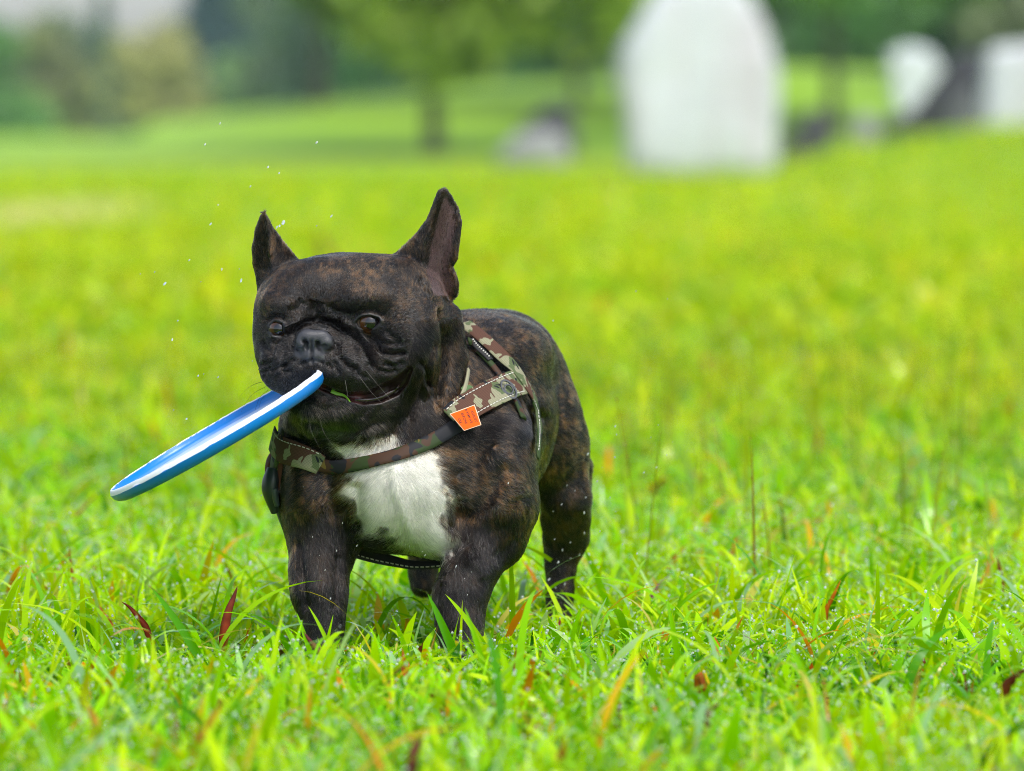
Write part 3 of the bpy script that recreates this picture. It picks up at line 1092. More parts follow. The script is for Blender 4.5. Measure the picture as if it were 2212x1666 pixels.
def build_harness():
    base = Pw(900, 1000, 60)
    root = empty('dog_harness', tuple(base))
    tag(root, 'camouflage webbing harness with an orange tag strapped round the chest of the dog', 'harness')
    off = np.array(base)
    # chest band, smooth camouflage cloth tube
    o, C, N = strap('chest_band', [(650, 992), (700, 1005), (760, 1006), (830, 994), (900, 970), (950, 944), (985, 922), (1012, 902)], [15, 15, 15, 16, 17], M_DPM, root, off, 0.0042, 0.0016, 60, 0.0008)
    # webbing beside it, lower left of the chest
    o, C, N = strap('webbing_strap', [(603, 948), (612, 964), (640, 980), (672, 994), (694, 1002)], [30, 30, 26, 22], M_WEB, root, off, 0.007, 0.0018, 30)
    stitches('stitching', C + N * 0.0012, N, -0.0088, 0.0045, 0.0028, o, off)
    # right webbing
    o, C, N = strap('webbing_strap', [(972, 912), (990, 897), (1040, 868), (1085, 845), (1112, 833)], [32, 33, 33, 31], M_WEB, root, off, 0.0075, 0.0018, 40)
    stitches('stitching', C + N * 0.0012, N, 0.0105, 0.0045, 0.0030, o, off)
    stitches('stitching', C + N * 0.0012, N, -0.0105, 0.0045, 0.0030, o, off)
    # strap over the shoulder
    o, C, N = strap('shoulder_strap', [(1003, 716), (1014, 724), (1035, 741), (1065, 768), (1099, 806), (1122, 842), (1136, 866)], [17, 17, 17, 18, 17, 17, 15], M_WEB, root, off, 0.009, 0.0018, 60)
    o, C, N = strap('shoulder_band', [(1004, 739), (1012, 746), (1026, 758), (1047, 781), (1068, 807), (1095, 850), (1113, 882), (1124, 910)], [9, 9, 9, 9, 10], M_DPM, root, off, 0.004, 0.0015, 60, 0.002)
    lab, C, N = strap('black_label', [(1010, 744), (1026, 758), (1045, 778), (1053, 788)], [8.6, 8.6], M_BLACKWEB, root, off, 0.0068, 0.001, 24, 0.001)
    # small white woven marks on the label, unreadable in the photograph
    stitches('label_print', C + N * 0.0018, N, 0.0004, 0.0026, 0.0013, lab, off, wid=0.0008)
    # girth strap running down behind the elbow
    o, C, N = strap('girth_strap', [(1128, 846), (1142, 868), (1150, 900), (1152, 930), (1151, 965), (1149, 992)], [13, 17, 19, 17, 11, 5], M_WEBG, root, off, 0.006, 0.002, 40, it=6)
    stitches('stitching', C + N * 0.0013, N, 0.0035, 0.0045, 0.0028, o, off)
    # cream webbing end and green flap beside the neck
    strap('cream_webbing', [(1004, 800), (1000, 825), (993, 858), (984, 894)], [5.5, 6.5], plain('cream_webbing', CREAM, 0.8), root, off, 0.004, 0.002, 20)
    strap('green_flap', [(996, 852), (1008, 845), (1020, 850)], [11, 12, 7], plain('green_cloth', (0.07, 0.14, 0.04), 0.7), root, off, 0.004, 0.0015, 14)

    # slider
    c, nn = hit(1099, 841)
    nn = (nn * 0.6 + (CAMV - c).normalized()).normalized()
    c = c + (CAMV - c).normalized() * 0.021
    ax = (Vector(Pw(1113, 860, 0)) - Vector(Pw(1085, 822, 0))).normalized()
    ax = (ax - nn * ax.dot(nn)).normalized()
    bx = nn.cross(ax)
    bm = bmesh.new()

    def ring(cx, rx, ry, tk, seg=28):
        vs = []
        for k in range(seg):
            a = 2 * math.pi * k / seg
            row = []
            for (dr, dz) in ((-tk, -tk), (tk, -tk), (tk * 0.8, tk), (-tk * 0.8, tk)):
                p = c + ax * (cx + (rx + dr) * math.cos(a)) + bx * ((ry + dr) * math.sin(a)) + nn * dz
                row.append(bm.verts.new(p - Vector(off)))
            vs.append(row)
        for k in range(seg):
            for j in range(4):
                bm.faces.new((vs[k][j], vs[(k + 1) % seg][j], vs[(k + 1) % seg][(j + 1) % 4], vs[k][(j + 1) % 4]))
    ring(0, 0.0100, 0.0056, 0.0010)
    ring(0, 0.0048, 0.0040, 0.0008)
    me = bpy.data.meshes.new('slider_buckle')
    bm.normal_update()
    bm.to_mesh(me)
    bm.free()
    me.materials.append(M_SLIDER)
    link(bpy.data.objects.new('slider_buckle', me), root)

    # orange care tag with its lettering
    TG = [(973.7, 894.8), (1024.3, 876), (1038, 917.3), (1003, 929.2)]
    pl = []
    for (u, v) in TG:
        l, nn = hit(u, v)
        l = l + (nn * 0.004 + (CAMV - l).normalized() * 0.0155)
        uu, vv, ww = uvw(np.array(l))
        pl.append((u, v, float(ww)))
    A = np.array([[1, p[0], p[1]] for p in pl])
    co, *_ = np.linalg.lstsq(A, np.array([p[2] for p in pl]), rcond=None)
    dep = lambda u, v: co[0] + co[1] * u + co[2] * v

    def slab(poly, dw0, dw1):
        V = [Pw(u, v, dep(u, v) + dw0) for u, v in poly] + [Pw(u, v, dep(u, v) + dw1) for u, v in poly]
        n = len(poly)
        F = [tuple(range(n)), tuple(range(2 * n - 1, n - 1, -1))] + [(k, n + k, n + (k + 1) % n, (k + 1) % n) for k in range(n)]
        return np.array(V) - off, F
    cen = np.mean(TG, 0)
    V, F = slab([tuple(cen + (np.array(p) - cen) * 1.07) for p in TG], 0.5, 2.5)
    edge = mesh_np('tag_border', V, F, plain('pale_thread', (0.75, 0.55, 0.38), 0.8), None, smooth=False)
    V, F = slab(TG, -0.6, 0.4)
    mt = NT('orange_cloth')
    mt.l(mt.ramp(mt.noise(180, 3), [(0.3, (0.75, 0.075, 0.002)), (0.7, (0.85, 0.13, 0.004))]), mt.b.inputs['Base Color'])
    mt.set(Roughness=0.7, Specular_IOR_Level=0.15)
    tg = mesh_np('orange_tag', V, F, mt.m, root, smooth=False)
    edge.parent = tg
    ink = plain('dark_ink', (0.035, 0.004, 0.002), 0.7)
    d = np.array([0.385, 0.923])
    up = np.array([0.923, -0.385])
    Vt, Ft = [], []
    for txt, (x0, y0), size in (('ADJUST', (1205, 650), 128), ('& REMOVE', (1010, 600), 112), ('BEFORE', (870, 735), 118), ('USE', (765, 920), 118)):
        cu = bpy.data.curves.new('lettering', 'FONT')
        cu.body, cu.size = txt, 1.0
        cu.resolution_u = 2
        cu.offset = 0.02
        ob = bpy.data.objects.new('lettering', cu)
        link(ob)
        me = bpy.data.meshes.new_from_object(ob.evaluated_get(bpy.context.evaluated_depsgraph_get()))
        i0 = len(Vt)
        o2 = np.array([941.8 + x0 * .0625, 846.7 + y0 * .0625])
        for vx in me.vertices:
            q = o2 + (d * vx.co.x * size + up * (vx.co.y - 0.1) * size) * 0.0625
            Vt.append(Pw(q[0], q[1], dep(*q) - 0.9) - off)
        Ft += [tuple(i0 + k for k in p.vertices) for p in me.polygons]
        bpy.data.objects.remove(ob)
        bpy.data.meshes.remove(me)
        bpy.data.curves.remove(cu)
    mesh_np('lettering', np.array(Vt), Ft, ink, tg, smooth=False)

    # far side: strap edge, side release buckle and the strap below it
    def free(name, pts, nvec, hw, th, mat, n=24, domed=0.0):
        Q = catmull(pts, n)
        C = Pw(Q[:, 0], Q[:, 1], Q[:, 2])
        Nn = np.repeat(np.array([nvec], float), n, 0)
        h_ = np.interp(np.linspace(0, 1, n), np.linspace(0, 1, len(hw)), hw) * S0
        return ribbon(name, C, Nn, h_, th, mat, root, off, domed), C, Nn
    free('side_strap', [(613, 915, 130), (604, 948, 118), (597, 980, 120), (589, 1015, 135)], (-0.96, -0.28, 0.1), [26, 26, 24, 20], 0.004, M_WEBG)
    free('side_loop', [(598, 985, 150), (584, 992, 160), (579, 1010, 165), (586, 1024, 160)], (-0.9, -0.3, 0.3), [16, 16, 16], 0.003, camo('red_brown_webbing', (0.16, 0.05, 0.035), [(BROWN, 0.55)], 60, 720))
    free('side_strap', [(598, 1090, 130), (604, 1115, 140), (612, 1140, 160), (622, 1165, 200)], (-0.95, -0.3, -0.1), [20, 18, 16], 0.003, M_WEBG)
    free('brown_edging', [(606, 1000, 110), (606, 1030, 108), (607, 1060, 110)], (-0.4, -0.9, 0), [6, 6, 5], 0.003, plain('rust_cloth', (0.15, 0.045, 0.02), 0.7))
    bk, C, Nn = free('side_buckle', [(590, 1014, 118), (585, 1035, 112), (583, 1058, 112), (589, 1080, 118), (598, 1104, 128)], (-0.75, -0.66, 0.1), [13, 20, 20, 18, 11], 0.008, M_PLASTIC, 30, 0.002)
    Q = catmull([(594, 1056, 96), (595, 1074, 98), (600, 1092, 104)], 14)
    C = Pw(Q[:, 0], Q[:, 1], Q[:, 2])
    ribbon('buckle_prong', C, np.repeat([[-0.5, -0.85, 0.1]], 14, 0), np.full(14, 5.5) * S0, 0.005, plain('grey_green_plastic', (0.045, 0.065, 0.058), 0.35), bk, off, 0.001)
    # straps passing under the chest
    o, C, Nn = free('belly_strap', [(728, 1168, 180), (763, 1188, 200), (801, 1201, 220), (851, 1213, 240), (894, 1221, 260), (950, 1219, 270), (985, 1205, 260)], (0.05, -0.85, 0.5), [16, 17, 15, 12, 9, 9], 0.002, M_BLACKWEB, 40)
    hwv = np.interp(np.linspace(0, 1, 40), np.linspace(0, 1, 6), [16, 17, 15, 12, 9, 9]) * S0
    o2 = stitches('stitching', C + Nn * 0.0012, Nn, hwv * 0.55, 0.0052, 0.0034, o, off, wid=0.0006)
    free('belly_strap', [(790, 1150, 190), (801, 1157, 200), (838, 1170, 215), (888, 1192, 240), (951, 1207, 260)], (0.05, -0.8, 0.6), [8, 11, 11, 9, 8], 0.002, M_BLACKWEB, 30)
    return root


# =================================================================== DISC
def build_disc():
    e1 = np.array([1, 0, 0]) * 455 + np.array([0, _sp, _cp]) * 263
    e1 /= np.linalg.norm(e1)
    tow = np.array([0, -_cp, _sp])
    e2 = np.cross(tow, e1)
    e2 /= np.linalg.norm(e2)
    if e2[2] < 0:
        e2 = -e2
    th = math.radians(4.3)
    n = e2 * math.cos(th) + tow * math.sin(th)
    m = np.cross(n, e1)
    R = 0.1145
    c = Pw(466.5, 936, -85)
    prof = [(0, -11.2), (70, -11.0), (100, -11.2), (106.5, -10.6), (110.5, -8.8), (113.2, -5.8), (114.4, -1.6), (114.5, -1.0), (114.42, -0.7), (113.6, 1.2), (112.4, 3.2), (111.4, 3.6), (110.4, 3.0), (110.2, 2.3), (109.8, 0.2), (108.8, -2.6), (106, -4.4), (100, -5.0), (96, -5.1), (70, -5.0), (40, -5.0), (0, -5.0)]
    blue, white, scr = np.array([0.0, 0.19, 0.60]), np.array([0.83, 0.85, 0.88]), np.array([0.62, 0.74, 0.90])
    seg = 320
    V, cols = [], []
    P_ = np.array(prof) / 1000
    for k in range(seg):
        a = 2 * math.pi * k / seg
        d = e1 * math.cos(a) + m * math.sin(a)
        wob = vnoise(np.array([[math.cos(a) * 14, math.sin(a) * 14, 0]]), 1.0, 4)[0]
        chew = 0.5 * vnoise(np.array([[math.cos(a) * 38, math.sin(a) * 38, 0]]), 1.0, 8)[0] + 0.5 * vnoise(np.array([[math.cos(a) * 9, math.sin(a) * 9, 2]]), 1.0, 9)[0]
        for j, (r, z) in enumerate(P_):
            dz = 0
            if 7 <= j <= 14:
                dz = (wob - 0.5) * 0.0006 + (chew - 0.5) * 0.0009 * (j in (10, 11, 12, 13))
            if j == 7:
                dz += (wob - 0.5) * 0.0012
            V.append(d * r + n * (z + dz))
            if j in (8, 9, 10, 11):
                col = white
            elif j == 12:
                col = white if chew > 0.38 else blue
            elif j >= 18:
                q = vnoise(np.array([[d @ e1 * r * 30, d @ m * r * 400, 0.3]]), 1.0, 2)[0]
                col = blue + (scr - blue) * (0.75 + 0.25 * q)
            elif j in (16, 17):
                q = vnoise(np.array([[a * 9, j, 0.3]]), 1.0, 3)[0]
                col = blue * 1.15 + (scr - blue) * (0.05 + q * 0.45)
            else:
                col = blue
            cols.append(np.clip(col, 0, 1))
    K = len(prof)
    F = np.array([(k * K + j, ((k + 1) % seg) * K + j, ((k + 1) % seg) * K + j + 1, k * K + j + 1) for k in range(seg) for j in range(K - 1)])
    mt = attr_mat('disc_plastic', 0.33)
    a = mt.t.nodes['Attribute'] if 'Attribute' in mt.t.nodes else None
    # scuffs and scratches
    sc = mt.noise(55, 6, 0.75, mt.coord('Object'))
    src = mt.b.inputs['Base Color'].links[0].from_socket
    mk = mt.ramp(sc, [(0.60, (0, 0, 0)), (0.72, (0.5, 0.5, 0.5))])
    mt.l(mt.mix(mk, src, (0.35, 0.55, 0.85)), mt.b.inputs['Base Color'])
    mt.bump(mt.noise(260, 4, 0.6, mt.coord('Object')), 0.25, 0.0006)
    o = mesh_np('flying_disc', np.array(V), F, mt.m, None, cols=np.array(cols))
    o.location = c
    tag(o, 'scuffed blue flying disc with worn white rim held in the mouth of the dog', 'frisbee')
    # water drops hanging on the rim
    return o


def drop_mesh(name, mat, sub=2):
    bm = bmesh.new()
    bmesh.ops.create_icosphere(bm, subdivisions=sub, radius=1.0)
    me = bpy.data.meshes.new(name)
    bm.to_mesh(me)
    bm.free()
    me.polygons.foreach_set('use_smooth', np.ones(len(me.polygons), bool))
    me.materials.append(mat)
    return me


M_WATER = NT('water')
M_WATER.set(Base_Color=(0.92, 0.95, 0.96, 1), Roughness=0.03, IOR=1.333, Transmission_Weight=0.6)  # partly milky white: bright sky glint put into the colour of the drops
M_WATER = M_WATER.m


def build_mouth_bits():
    # blade of grass caught between the lips
    Q = catmull([(716, 844), (728, 850), (743, 853), (752, 861), (757, 868)], 16)
    C, N = [], []
    for u, v in Q:
        l, nn = hit(u, v)
        C.append(np.array(l) + np.array([0, -0.006, 0]))
        N.append((0.1, -0.9, 0.4))
    o = ribbon('grass_blade', smooth(C), N, np.interp(np.linspace(0, 1, 16), [0, 0.3, 1], [4.5, 4, 1]) * S0, 0.0006, plain('fresh_grass', (0.14, 0.34, 0.01), 0.4), None, np.zeros(3))
    tag(o, 'short blade of green grass caught between the lips of the dog', 'grass blade')


def build_gum():
    off = np.array(DOG.location)
    Q = catmull([(766, 865), (795, 865), (826, 857), (853, 843), (872, 823), (883, 802)], 40)
    C = []
    for u, v in Q:
        l, nn = hit(u, v)
        C.append(np.array(l))
    C = smooth(C, 10)
    V, k = [], 10
    for i in range(40):
        t = i / 39
        r = np.interp(t, [0, 0.15, 0.5, 0.8, 1], [3, 8, 12, 11, 4]) * S0
        for j in range(k):
            a = 2 * math.pi * j / k
            p = C[i] + np.array([0.5 * math.cos(a), -0.9 * math.sin(a) - 0.4, 0.85 * math.cos(a)]) * r
            V.append(p)
    V = np.array(V)
    bump = (vnoise(V, 330, 88) - 0.5) * 0.0035 * np.repeat(sstep(0.3, 0.6, np.linspace(0, 1, 40)), k)
    V[:, 1] -= bump
    V[:, 2] += bump * 0.6
    F = [(i * k + j, i * k + (j + 1) % k, (i + 1) * k + (j + 1) % k, (i + 1) * k + j) for i in range(39) for j in range(k)]
    m = NT('wet_lip')
    m.l(m.ramp(m.noise(160, 3, 0.6, m.coord('Object')), [(0.35, (0.016, 0.009, 0.007)), (0.7, (0.060, 0.032, 0.024))]), m.b.inputs['Base Color'])
    m.set(Roughness=0.16, Coat_Weight=0.5)
    mesh_np('lower_lip', V - off, np.array(F), m.m, DOG)


def build_whiskers():
    off = np.array(DOG.location)
    dark, pale = plain('dark_whisker', (0.01, 0.01, 0.01), 0.4), plain('pale_whisker', (0.12, 0.11, 0.095), 0.4)
    lines = [([(575, 835), (548, 850), (530, 872), (520, 892)], dark), ([(580, 842), (562, 858), (553, 880), (545, 905)], dark), ([(570, 825), (550, 830), (530, 843), (515, 862)], dark),
             ([(584, 845), (566, 862), (559, 882)], dark), ([(790, 800), (815, 830), (850, 870)], pale), ([(775, 812), (800, 845), (838, 885)], pale), ([(745, 820), (750, 850), (748, 872)], pale),
             ([(690, 905), (700, 935), (720, 965)], pale), ([(668, 900), (672, 930), (690, 968)], pale), ([(655, 895), (652, 920), (660, 945)], pale)]
    for pl, mat in lines:
        Q = catmull(pl, 12)
        l, nn = hit(*pl[0])
        w0 = float(uvw(np.array(l))[2])
        V = []
        for i, (u, v) in enumerate(Q):
            t = i / 11
            c = Pw(u, v, w0 - 26 * t)
            r = 0.00022 * (1 - 0.75 * t)
            for k in range(4):
                a = k * math.pi / 2
                V.append(c + np.array([math.cos(a), 0, math.sin(a)]) * r - off)
        F = [(i * 4 + k, i * 4 + (k + 1) % 4, i * 4 + 4 + (k + 1) % 4, i * 4 + 4 + k) for i in range(11) for k in range(4)]
        mesh_np('whisker', np.array(V), F, mat, DOG)


build_harness()
build_disc()
build_mouth_bits()
build_gum()
build_whiskers()


# =================================================================== GRASS
def blades(base, h, wid, az, lean, curl, tw, colb, colt, seg=4):
    """ribbons of grass; arrays of length n -> V, F, colours"""
    n = len(h)
    t = np.linspace(0, 1, seg + 1)
    ang = lean[:, None] + curl[:, None] * t[None]
    step = h[:, None] / seg
    dx = np.concatenate([np.zeros((n, 1)), np.cumsum(np.sin((ang[:, 1:] + ang[:, :-1]) / 2) * step, 1)], 1)
    dz = np.concatenate([np.zeros((n, 1)), np.cumsum(np.cos((ang[:, 1:] + ang[:, :-1]) / 2) * step, 1)], 1)
    ca, sa = np.cos(az)[:, None], np.sin(az)[:, None]
    C = np.stack([base[:, 0, None] + dx * ca, base[:, 1, None] + dx * sa, base[:, 2, None] + dz], -1)
    side_az = az[:, None] + math.pi / 2 + tw[:, None] * t[None]
    prof = np.clip(np.minimum(1.0, 0.6 + 1.8 * t) * (1 - t ** 3.2), 0.0, 1)
    wv = wid[:, None] * prof[None] / 2
    S = np.stack([np.cos(side_az), np.sin(side_az), 0.25 * np.sin(tw)[:, None] * np.ones_like(side_az)], -1) * wv[..., None]
    A, B = C - S, C + S
    V = np.concatenate([np.stack([A[:, :-1], B[:, :-1]], 2).reshape(n, -1, 3), C[:, -1:, :]], 1)
    m = 2 * seg + 1
    col = colb[:, None] + (colt - colb)[:, None] * t[None, :, None] ** 0.8
    cv = np.concatenate([np.repeat(col[:, :-1], 2, 1), col[:, -1:]], 1)
    f = []
    for k in range(seg - 1):
        f += [(2 * k, 2 * k + 1, 2 * k + 3), (2 * k, 2 * k + 3, 2 * k + 2)]
    f += [(2 * seg - 2, 2 * seg - 1, 2 * seg)]
    F = (np.array(f)[None] + (np.arange(n) * m)[:, None, None]).reshape(-1, 3)
    return V.reshape(-1, 3), F, cv.reshape(-1, 3), C


def grass_material():
    m = attr_mat('wet_grass', 0.15, Specular_IOR_Level=0.16)
    a = [x for x in m.t.nodes if x.type == 'ATTRIBUTE'][0]
    tr = m.n('ShaderNodeBsdfTranslucent')
    br = m.mix(1.0, a.outputs['Color'], (1.25, 1.2, 0.4), 'MULTIPLY')
    m.l(br, tr.inputs[0])
    mx = m.n('ShaderNodeMixShader')
    mx.inputs[0].default_value = 0.38
    m.l(m.b.outputs[0], mx.inputs[1])
    m.l(tr.outputs[0], mx.inputs[2])
    m.l(mx.outputs[0], m.o.inputs[0])
    return m.m


M_GRASS = grass_material()
GREENS = np.array([(0.022, 0.130, 0.001), (0.095, 0.370, 0.000), (0.235, 0.585, 0.000), (0.380, 0.690, 0.000), (0.530, 0.730, 0.001)])
DRY = np.array([(0.78, 0.28, 0.002), (0.75, 0.45, 0.004), (0.60, 0.11, 0.01), (0.62, 0.55, 0.10), (0.70, 0.60, 0.01), (0.26, 0.045, 0.03)])


def scatter(n, d0, d1, wmar):
    """points on the ground between two distances, uniform per area in a widened view wedge"""
    D = np.sqrt(rng.uniform(d0 ** 2, d1 ** 2, n))
    x = rng.uniform(-1, 1, n) * (0.09 * D * wmar + 0.12)
    y = D - CAM_D
    return x, y


def zone(n, d0, d1, wmar, hmul, wmul, seg, name, parts, dry=0.05, var=0.85):
    x, y = scatter(n, d0, d1, wmar)
    P = np.stack([x, y, terrain(x, y)], -1)
    tall = vnoise(P, 5.5, 101)
    kind = rng.random(n)
    h = np.where(kind < 0.60, rng.uniform(0.022, 0.045, n), np.where(kind < 0.95, rng.uniform(0.035, 0.068, n), rng.uniform(0.06, 0.10, n))) * (0.62 + 0.50 * tall) * hmul
    h = h * (1 - 0.30 * np.exp(-(((x + 0.08) / 0.30) ** 2 + ((y - 0.08) / 0.42) ** 2) ** 2))      # trodden round the dog
    wd = np.where(rng.random(n) < 0.50, rng.uniform(0.0024, 0.0050, n), rng.uniform(0.0050, 0.0125, n)) * wmul
    az = rng.uniform(0, 2 * math.pi, n)
    lean = np.abs(rng.normal(0.55, 0.42, n))
    h = h * 1.15
    curl = np.abs(rng.normal(1.35, 0.8, n))
    tw = rng.normal(0, 0.7, n)
    ci = np.clip(rng.normal(0, var, n) + np.clip((h / hmul - 0.012) / 0.030, 0, 2) * 1.2 + 1.35 + (vnoise(P, 2.3, 103) - 0.5) * 2.2, 0, 3.99)  # short blades darker: shade of the gaps put into their colour
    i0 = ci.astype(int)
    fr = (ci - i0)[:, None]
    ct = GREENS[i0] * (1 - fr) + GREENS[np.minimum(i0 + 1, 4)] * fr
    ct = ct * rng.uniform(0.85, 1.15, (n, 1))
    ct = ct * (1 + (np.array([0.10, -0.13, 0.0]) * sstep(0.6, 6, y)[:, None]))
    yel = sstep(3, 20, y) * sstep(40, 26, y) * vnoise(P, 0.45, 109)
    ct = ct * (1 - 0.35 * yel[:, None]) + np.array([0.50, 0.60, 0.000]) * 0.35 * yel[:, None]
    straw = np.exp(-(((x + 2.25) / 0.42) ** 2 + ((y - 22.2) / 3.6) ** 2) ** 1.5) * 0.85
    ct = ct * (1 - straw[:, None]) + np.array([0.74, 0.68, 0.32]) * straw[:, None]
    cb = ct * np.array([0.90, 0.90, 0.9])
    fm = (rng.random(n) < 0.11) & (y < 2.2)                     # pale blades: fine drops and sky sheen painted into the colour
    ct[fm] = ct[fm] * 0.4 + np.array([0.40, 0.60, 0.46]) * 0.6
    dm = rng.random(n) < dry * (0.4 + 1.2 * vnoise(P, 7, 107))
    ct[dm] = DRY[rng.integers(0, len(DRY), dm.sum())] * rng.uniform(0.7, 1.1, (dm.sum(), 1))
    half = rng.random(n) < 0.5
    cb[dm & half] = ct[dm & half]
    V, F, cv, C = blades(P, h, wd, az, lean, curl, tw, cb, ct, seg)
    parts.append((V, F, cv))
    return C, wd


def special_blades(parts):
    """the individual long blades that stand out in the photograph"""
    sp = [((1004, 1392), (924, 1283), 21, 1, 0.25), ((1078, 1372), (962, 1284), 15, 3, 0.4), ((1070, 1440), (1004, 1312), 14, 2, 0.2), ((740, 1392), (666, 1310), 10, 3, 0.5),
          ((690, 1398), (640, 1322), 12, 2, 0.3), ((688, 1392), (720, 1328), 9, 3, 0.1), ((811, 1462), (809, 1366), 28, 3, 0.05), ((468, 1405), (326, 1268), 20, 1, 0.3),
          ((90, 1400), (200, 1290), 9, 3, 1.3), ((440, 1330), (480, 1240), 9, 2, 0.1), ((950, 1350), (985, 1270), 9, 1, 0.1), ((640, 1480), (735, 1385), 12, 3, 0.3), ((900, 1520), (1010, 1420), 16, 3, 0.5),
          ((1130, 1500), (1080, 1395), 22, 3, 0.2), ((1210, 1420), (1260, 1300), 12, 2, 0.6), ((1400, 1330), (1560, 1260), 10, 2, 1.0), ((1700, 1310), (1845, 1285), 9, 1, 0.9), ((1480, 1430), (1440, 1290), 16, 2, 0.2),
          ((2000, 1480), (2075, 1390), 16, 3, 0.4), ((1790, 1500), (1700, 1385), 20, 2, 0.3), ((1330, 1480), (1290, 1380), 18, 3, 0.3), ((240, 1500), (300, 1400), 14, 2, 0.5), ((90, 1590), (120, 1470), 26, 2, 0.2),
          ((560, 1580), (610, 1450), 24, 3, 0.3), ((1900, 1640), (1870, 1500), 26, 3, 0.2), ((1560, 1640), (1600, 1500), 26, 2, 0.3), ((1180, 1250), (1250, 1232), 12, 1, 0.9), ((310, 1310), (200, 1295), 10, 3, 1.2),
          ((1660, 1330), (1720, 1190), 6, 3, 0.2), ((1720, 1260), (1760, 1140), 6, 3, 0.1), ((1905, 1200), (1915, 1020), 5, 3, 0.1), ((1510, 860), (1520, 700), 4, 4, 0.1)]
    for (bu, bv), (tu, tv), w, g, bend in sp:
        y = float(ground_y(bv, 0.035))
        b = Pw(bu, bv, y / S0)
        b[2] = 0.0
        t = Pw(tu, tv, (y - 0.01) / S0)
        n = 14
        tt = np.linspace(0, 1, n)[:, None]
        mid = (b + t) / 2 + np.array([0, -0.01, 0.35 * bend * np.linalg.norm(t - b)])
        Cc = (1 - tt) ** 2 * b + 2 * tt * (1 - tt) * mid + tt ** 2 * t
        prof = np.minimum(1, 0.6 + 1.5 * tt[:, 0]) * (1 - tt[:, 0] ** 3) + 0.02
        T = np.gradient(Cc, axis=0)
        T /= np.linalg.norm(T, axis=1)[:, None]
        sd_ = np.cross(T, [0.25, -0.85, 0.45])
        sd_ /= np.linalg.norm(sd_, axis=1)[:, None]
        nn_ = np.cross(sd_, T)
        hwid = (w * S0 * CAM_D / (y + CAM_D) * 0.5 * prof)[:, None]
        L, R_, M = Cc - sd_ * hwid, Cc + sd_ * hwid, Cc - nn_ * hwid * 0.35
        V = np.stack([L, M, R_], 1).reshape(-1, 3)
        F = []
        for k in range(n - 1):
            for j in (0, 1):
                a = 3 * k + j
                F += [(a, a + 1, a + 4), (a, a + 4, a + 3)]
        col = GREENS[g] * (0.6 + 0.4 * tt)
        parts.append((V, np.array(F), np.repeat(col, 3, 0)))


def long_blades(parts):
    """longer arching blades that lie over the short turf"""
    n = 3400
    x, y = scatter(n, 4.05, 8.5, 1.25)
    keep = ~((np.abs(x + 0.08) < 0.16) & (y > -0.22) & (y < 0.1) & (rng.random(n) < 0.8))
    x, y = x[keep], y[keep]
    n = len(x)
    P = np.stack([x, y, terrain(x, y)], -1)
    ci = np.clip(rng.normal(2.4, 0.8, n), 0, 3.99)
    i0 = ci.astype(int)
    ct = GREENS[i0] + (GREENS[np.minimum(i0 + 1, 4)] - GREENS[i0]) * (ci - i0)[:, None]
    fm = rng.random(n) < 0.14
    ct[fm] = ct[fm] * 0.4 + np.array([0.34, 0.50, 0.36]) * 0.6  # paler: wet sky sheen and droplets laid on as colour
    dm = rng.random(n) < np.where(y < -0.45, 0.13, 0.07)
    ct[dm] = DRY[rng.choice([0, 1, 3, 4], dm.sum())]
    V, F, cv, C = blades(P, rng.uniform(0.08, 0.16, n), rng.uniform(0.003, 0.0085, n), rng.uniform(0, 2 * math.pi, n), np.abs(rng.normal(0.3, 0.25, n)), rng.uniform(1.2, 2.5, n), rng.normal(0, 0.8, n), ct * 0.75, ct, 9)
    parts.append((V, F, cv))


def stems(parts):
    """thin flowering stalks standing above the lawn behind the dog"""
    n = 150
    D = rng.uniform(5.9, 10.5, n)
    x = (np.where(rng.random(n) < 0.75, rng.uniform(1350, 2250, n), rng.uniform(0, 2250, n)) - 1106) / FPX * D
    P = np.stack([x, D - CAM_D, np.zeros(n)], -1)
    c = np.array([0.36, 0.46, 0.02]) * rng.uniform(0.6, 1.1, (n, 1))
    c[rng.random(n) < 0.25] = np.array([0.30, 0.20, 0.03])
    V, F, cv, C = blades(P, rng.uniform(0.10, 0.24, n), rng.uniform(0.0016, 0.003, n), rng.uniform(0, 6.28, n), np.abs(rng.normal(0.08, 0.08, n)), np.abs(rng.normal(0.2, 0.15, n)), rng.normal(0, 0.5, n), c * 0.8, c, 8)
    parts.append((V, F, cv))
    # seed heads: short bristles up the top third
    m = 9
    ids = np.repeat(np.arange(n), m)
    t = rng.uniform(5.2, 8, n * m)
    i = np.minimum(t.astype(int), 7)
    p = C[ids, i] + (C[ids, i + 1] - C[ids, i]) * (t - i)[:, None]
    V, F, cv, _ = blades(p, rng.uniform(0.004, 0.009, n * m), np.full(n * m, 0.0016), rng.uniform(0, 6.28, n * m), rng.uniform(0.3, 0.8, n * m), np.full(n * m, 0.2), np.zeros(n * m), c[ids], c[ids] * 1.1, 2)
    parts.append((V, F, cv))


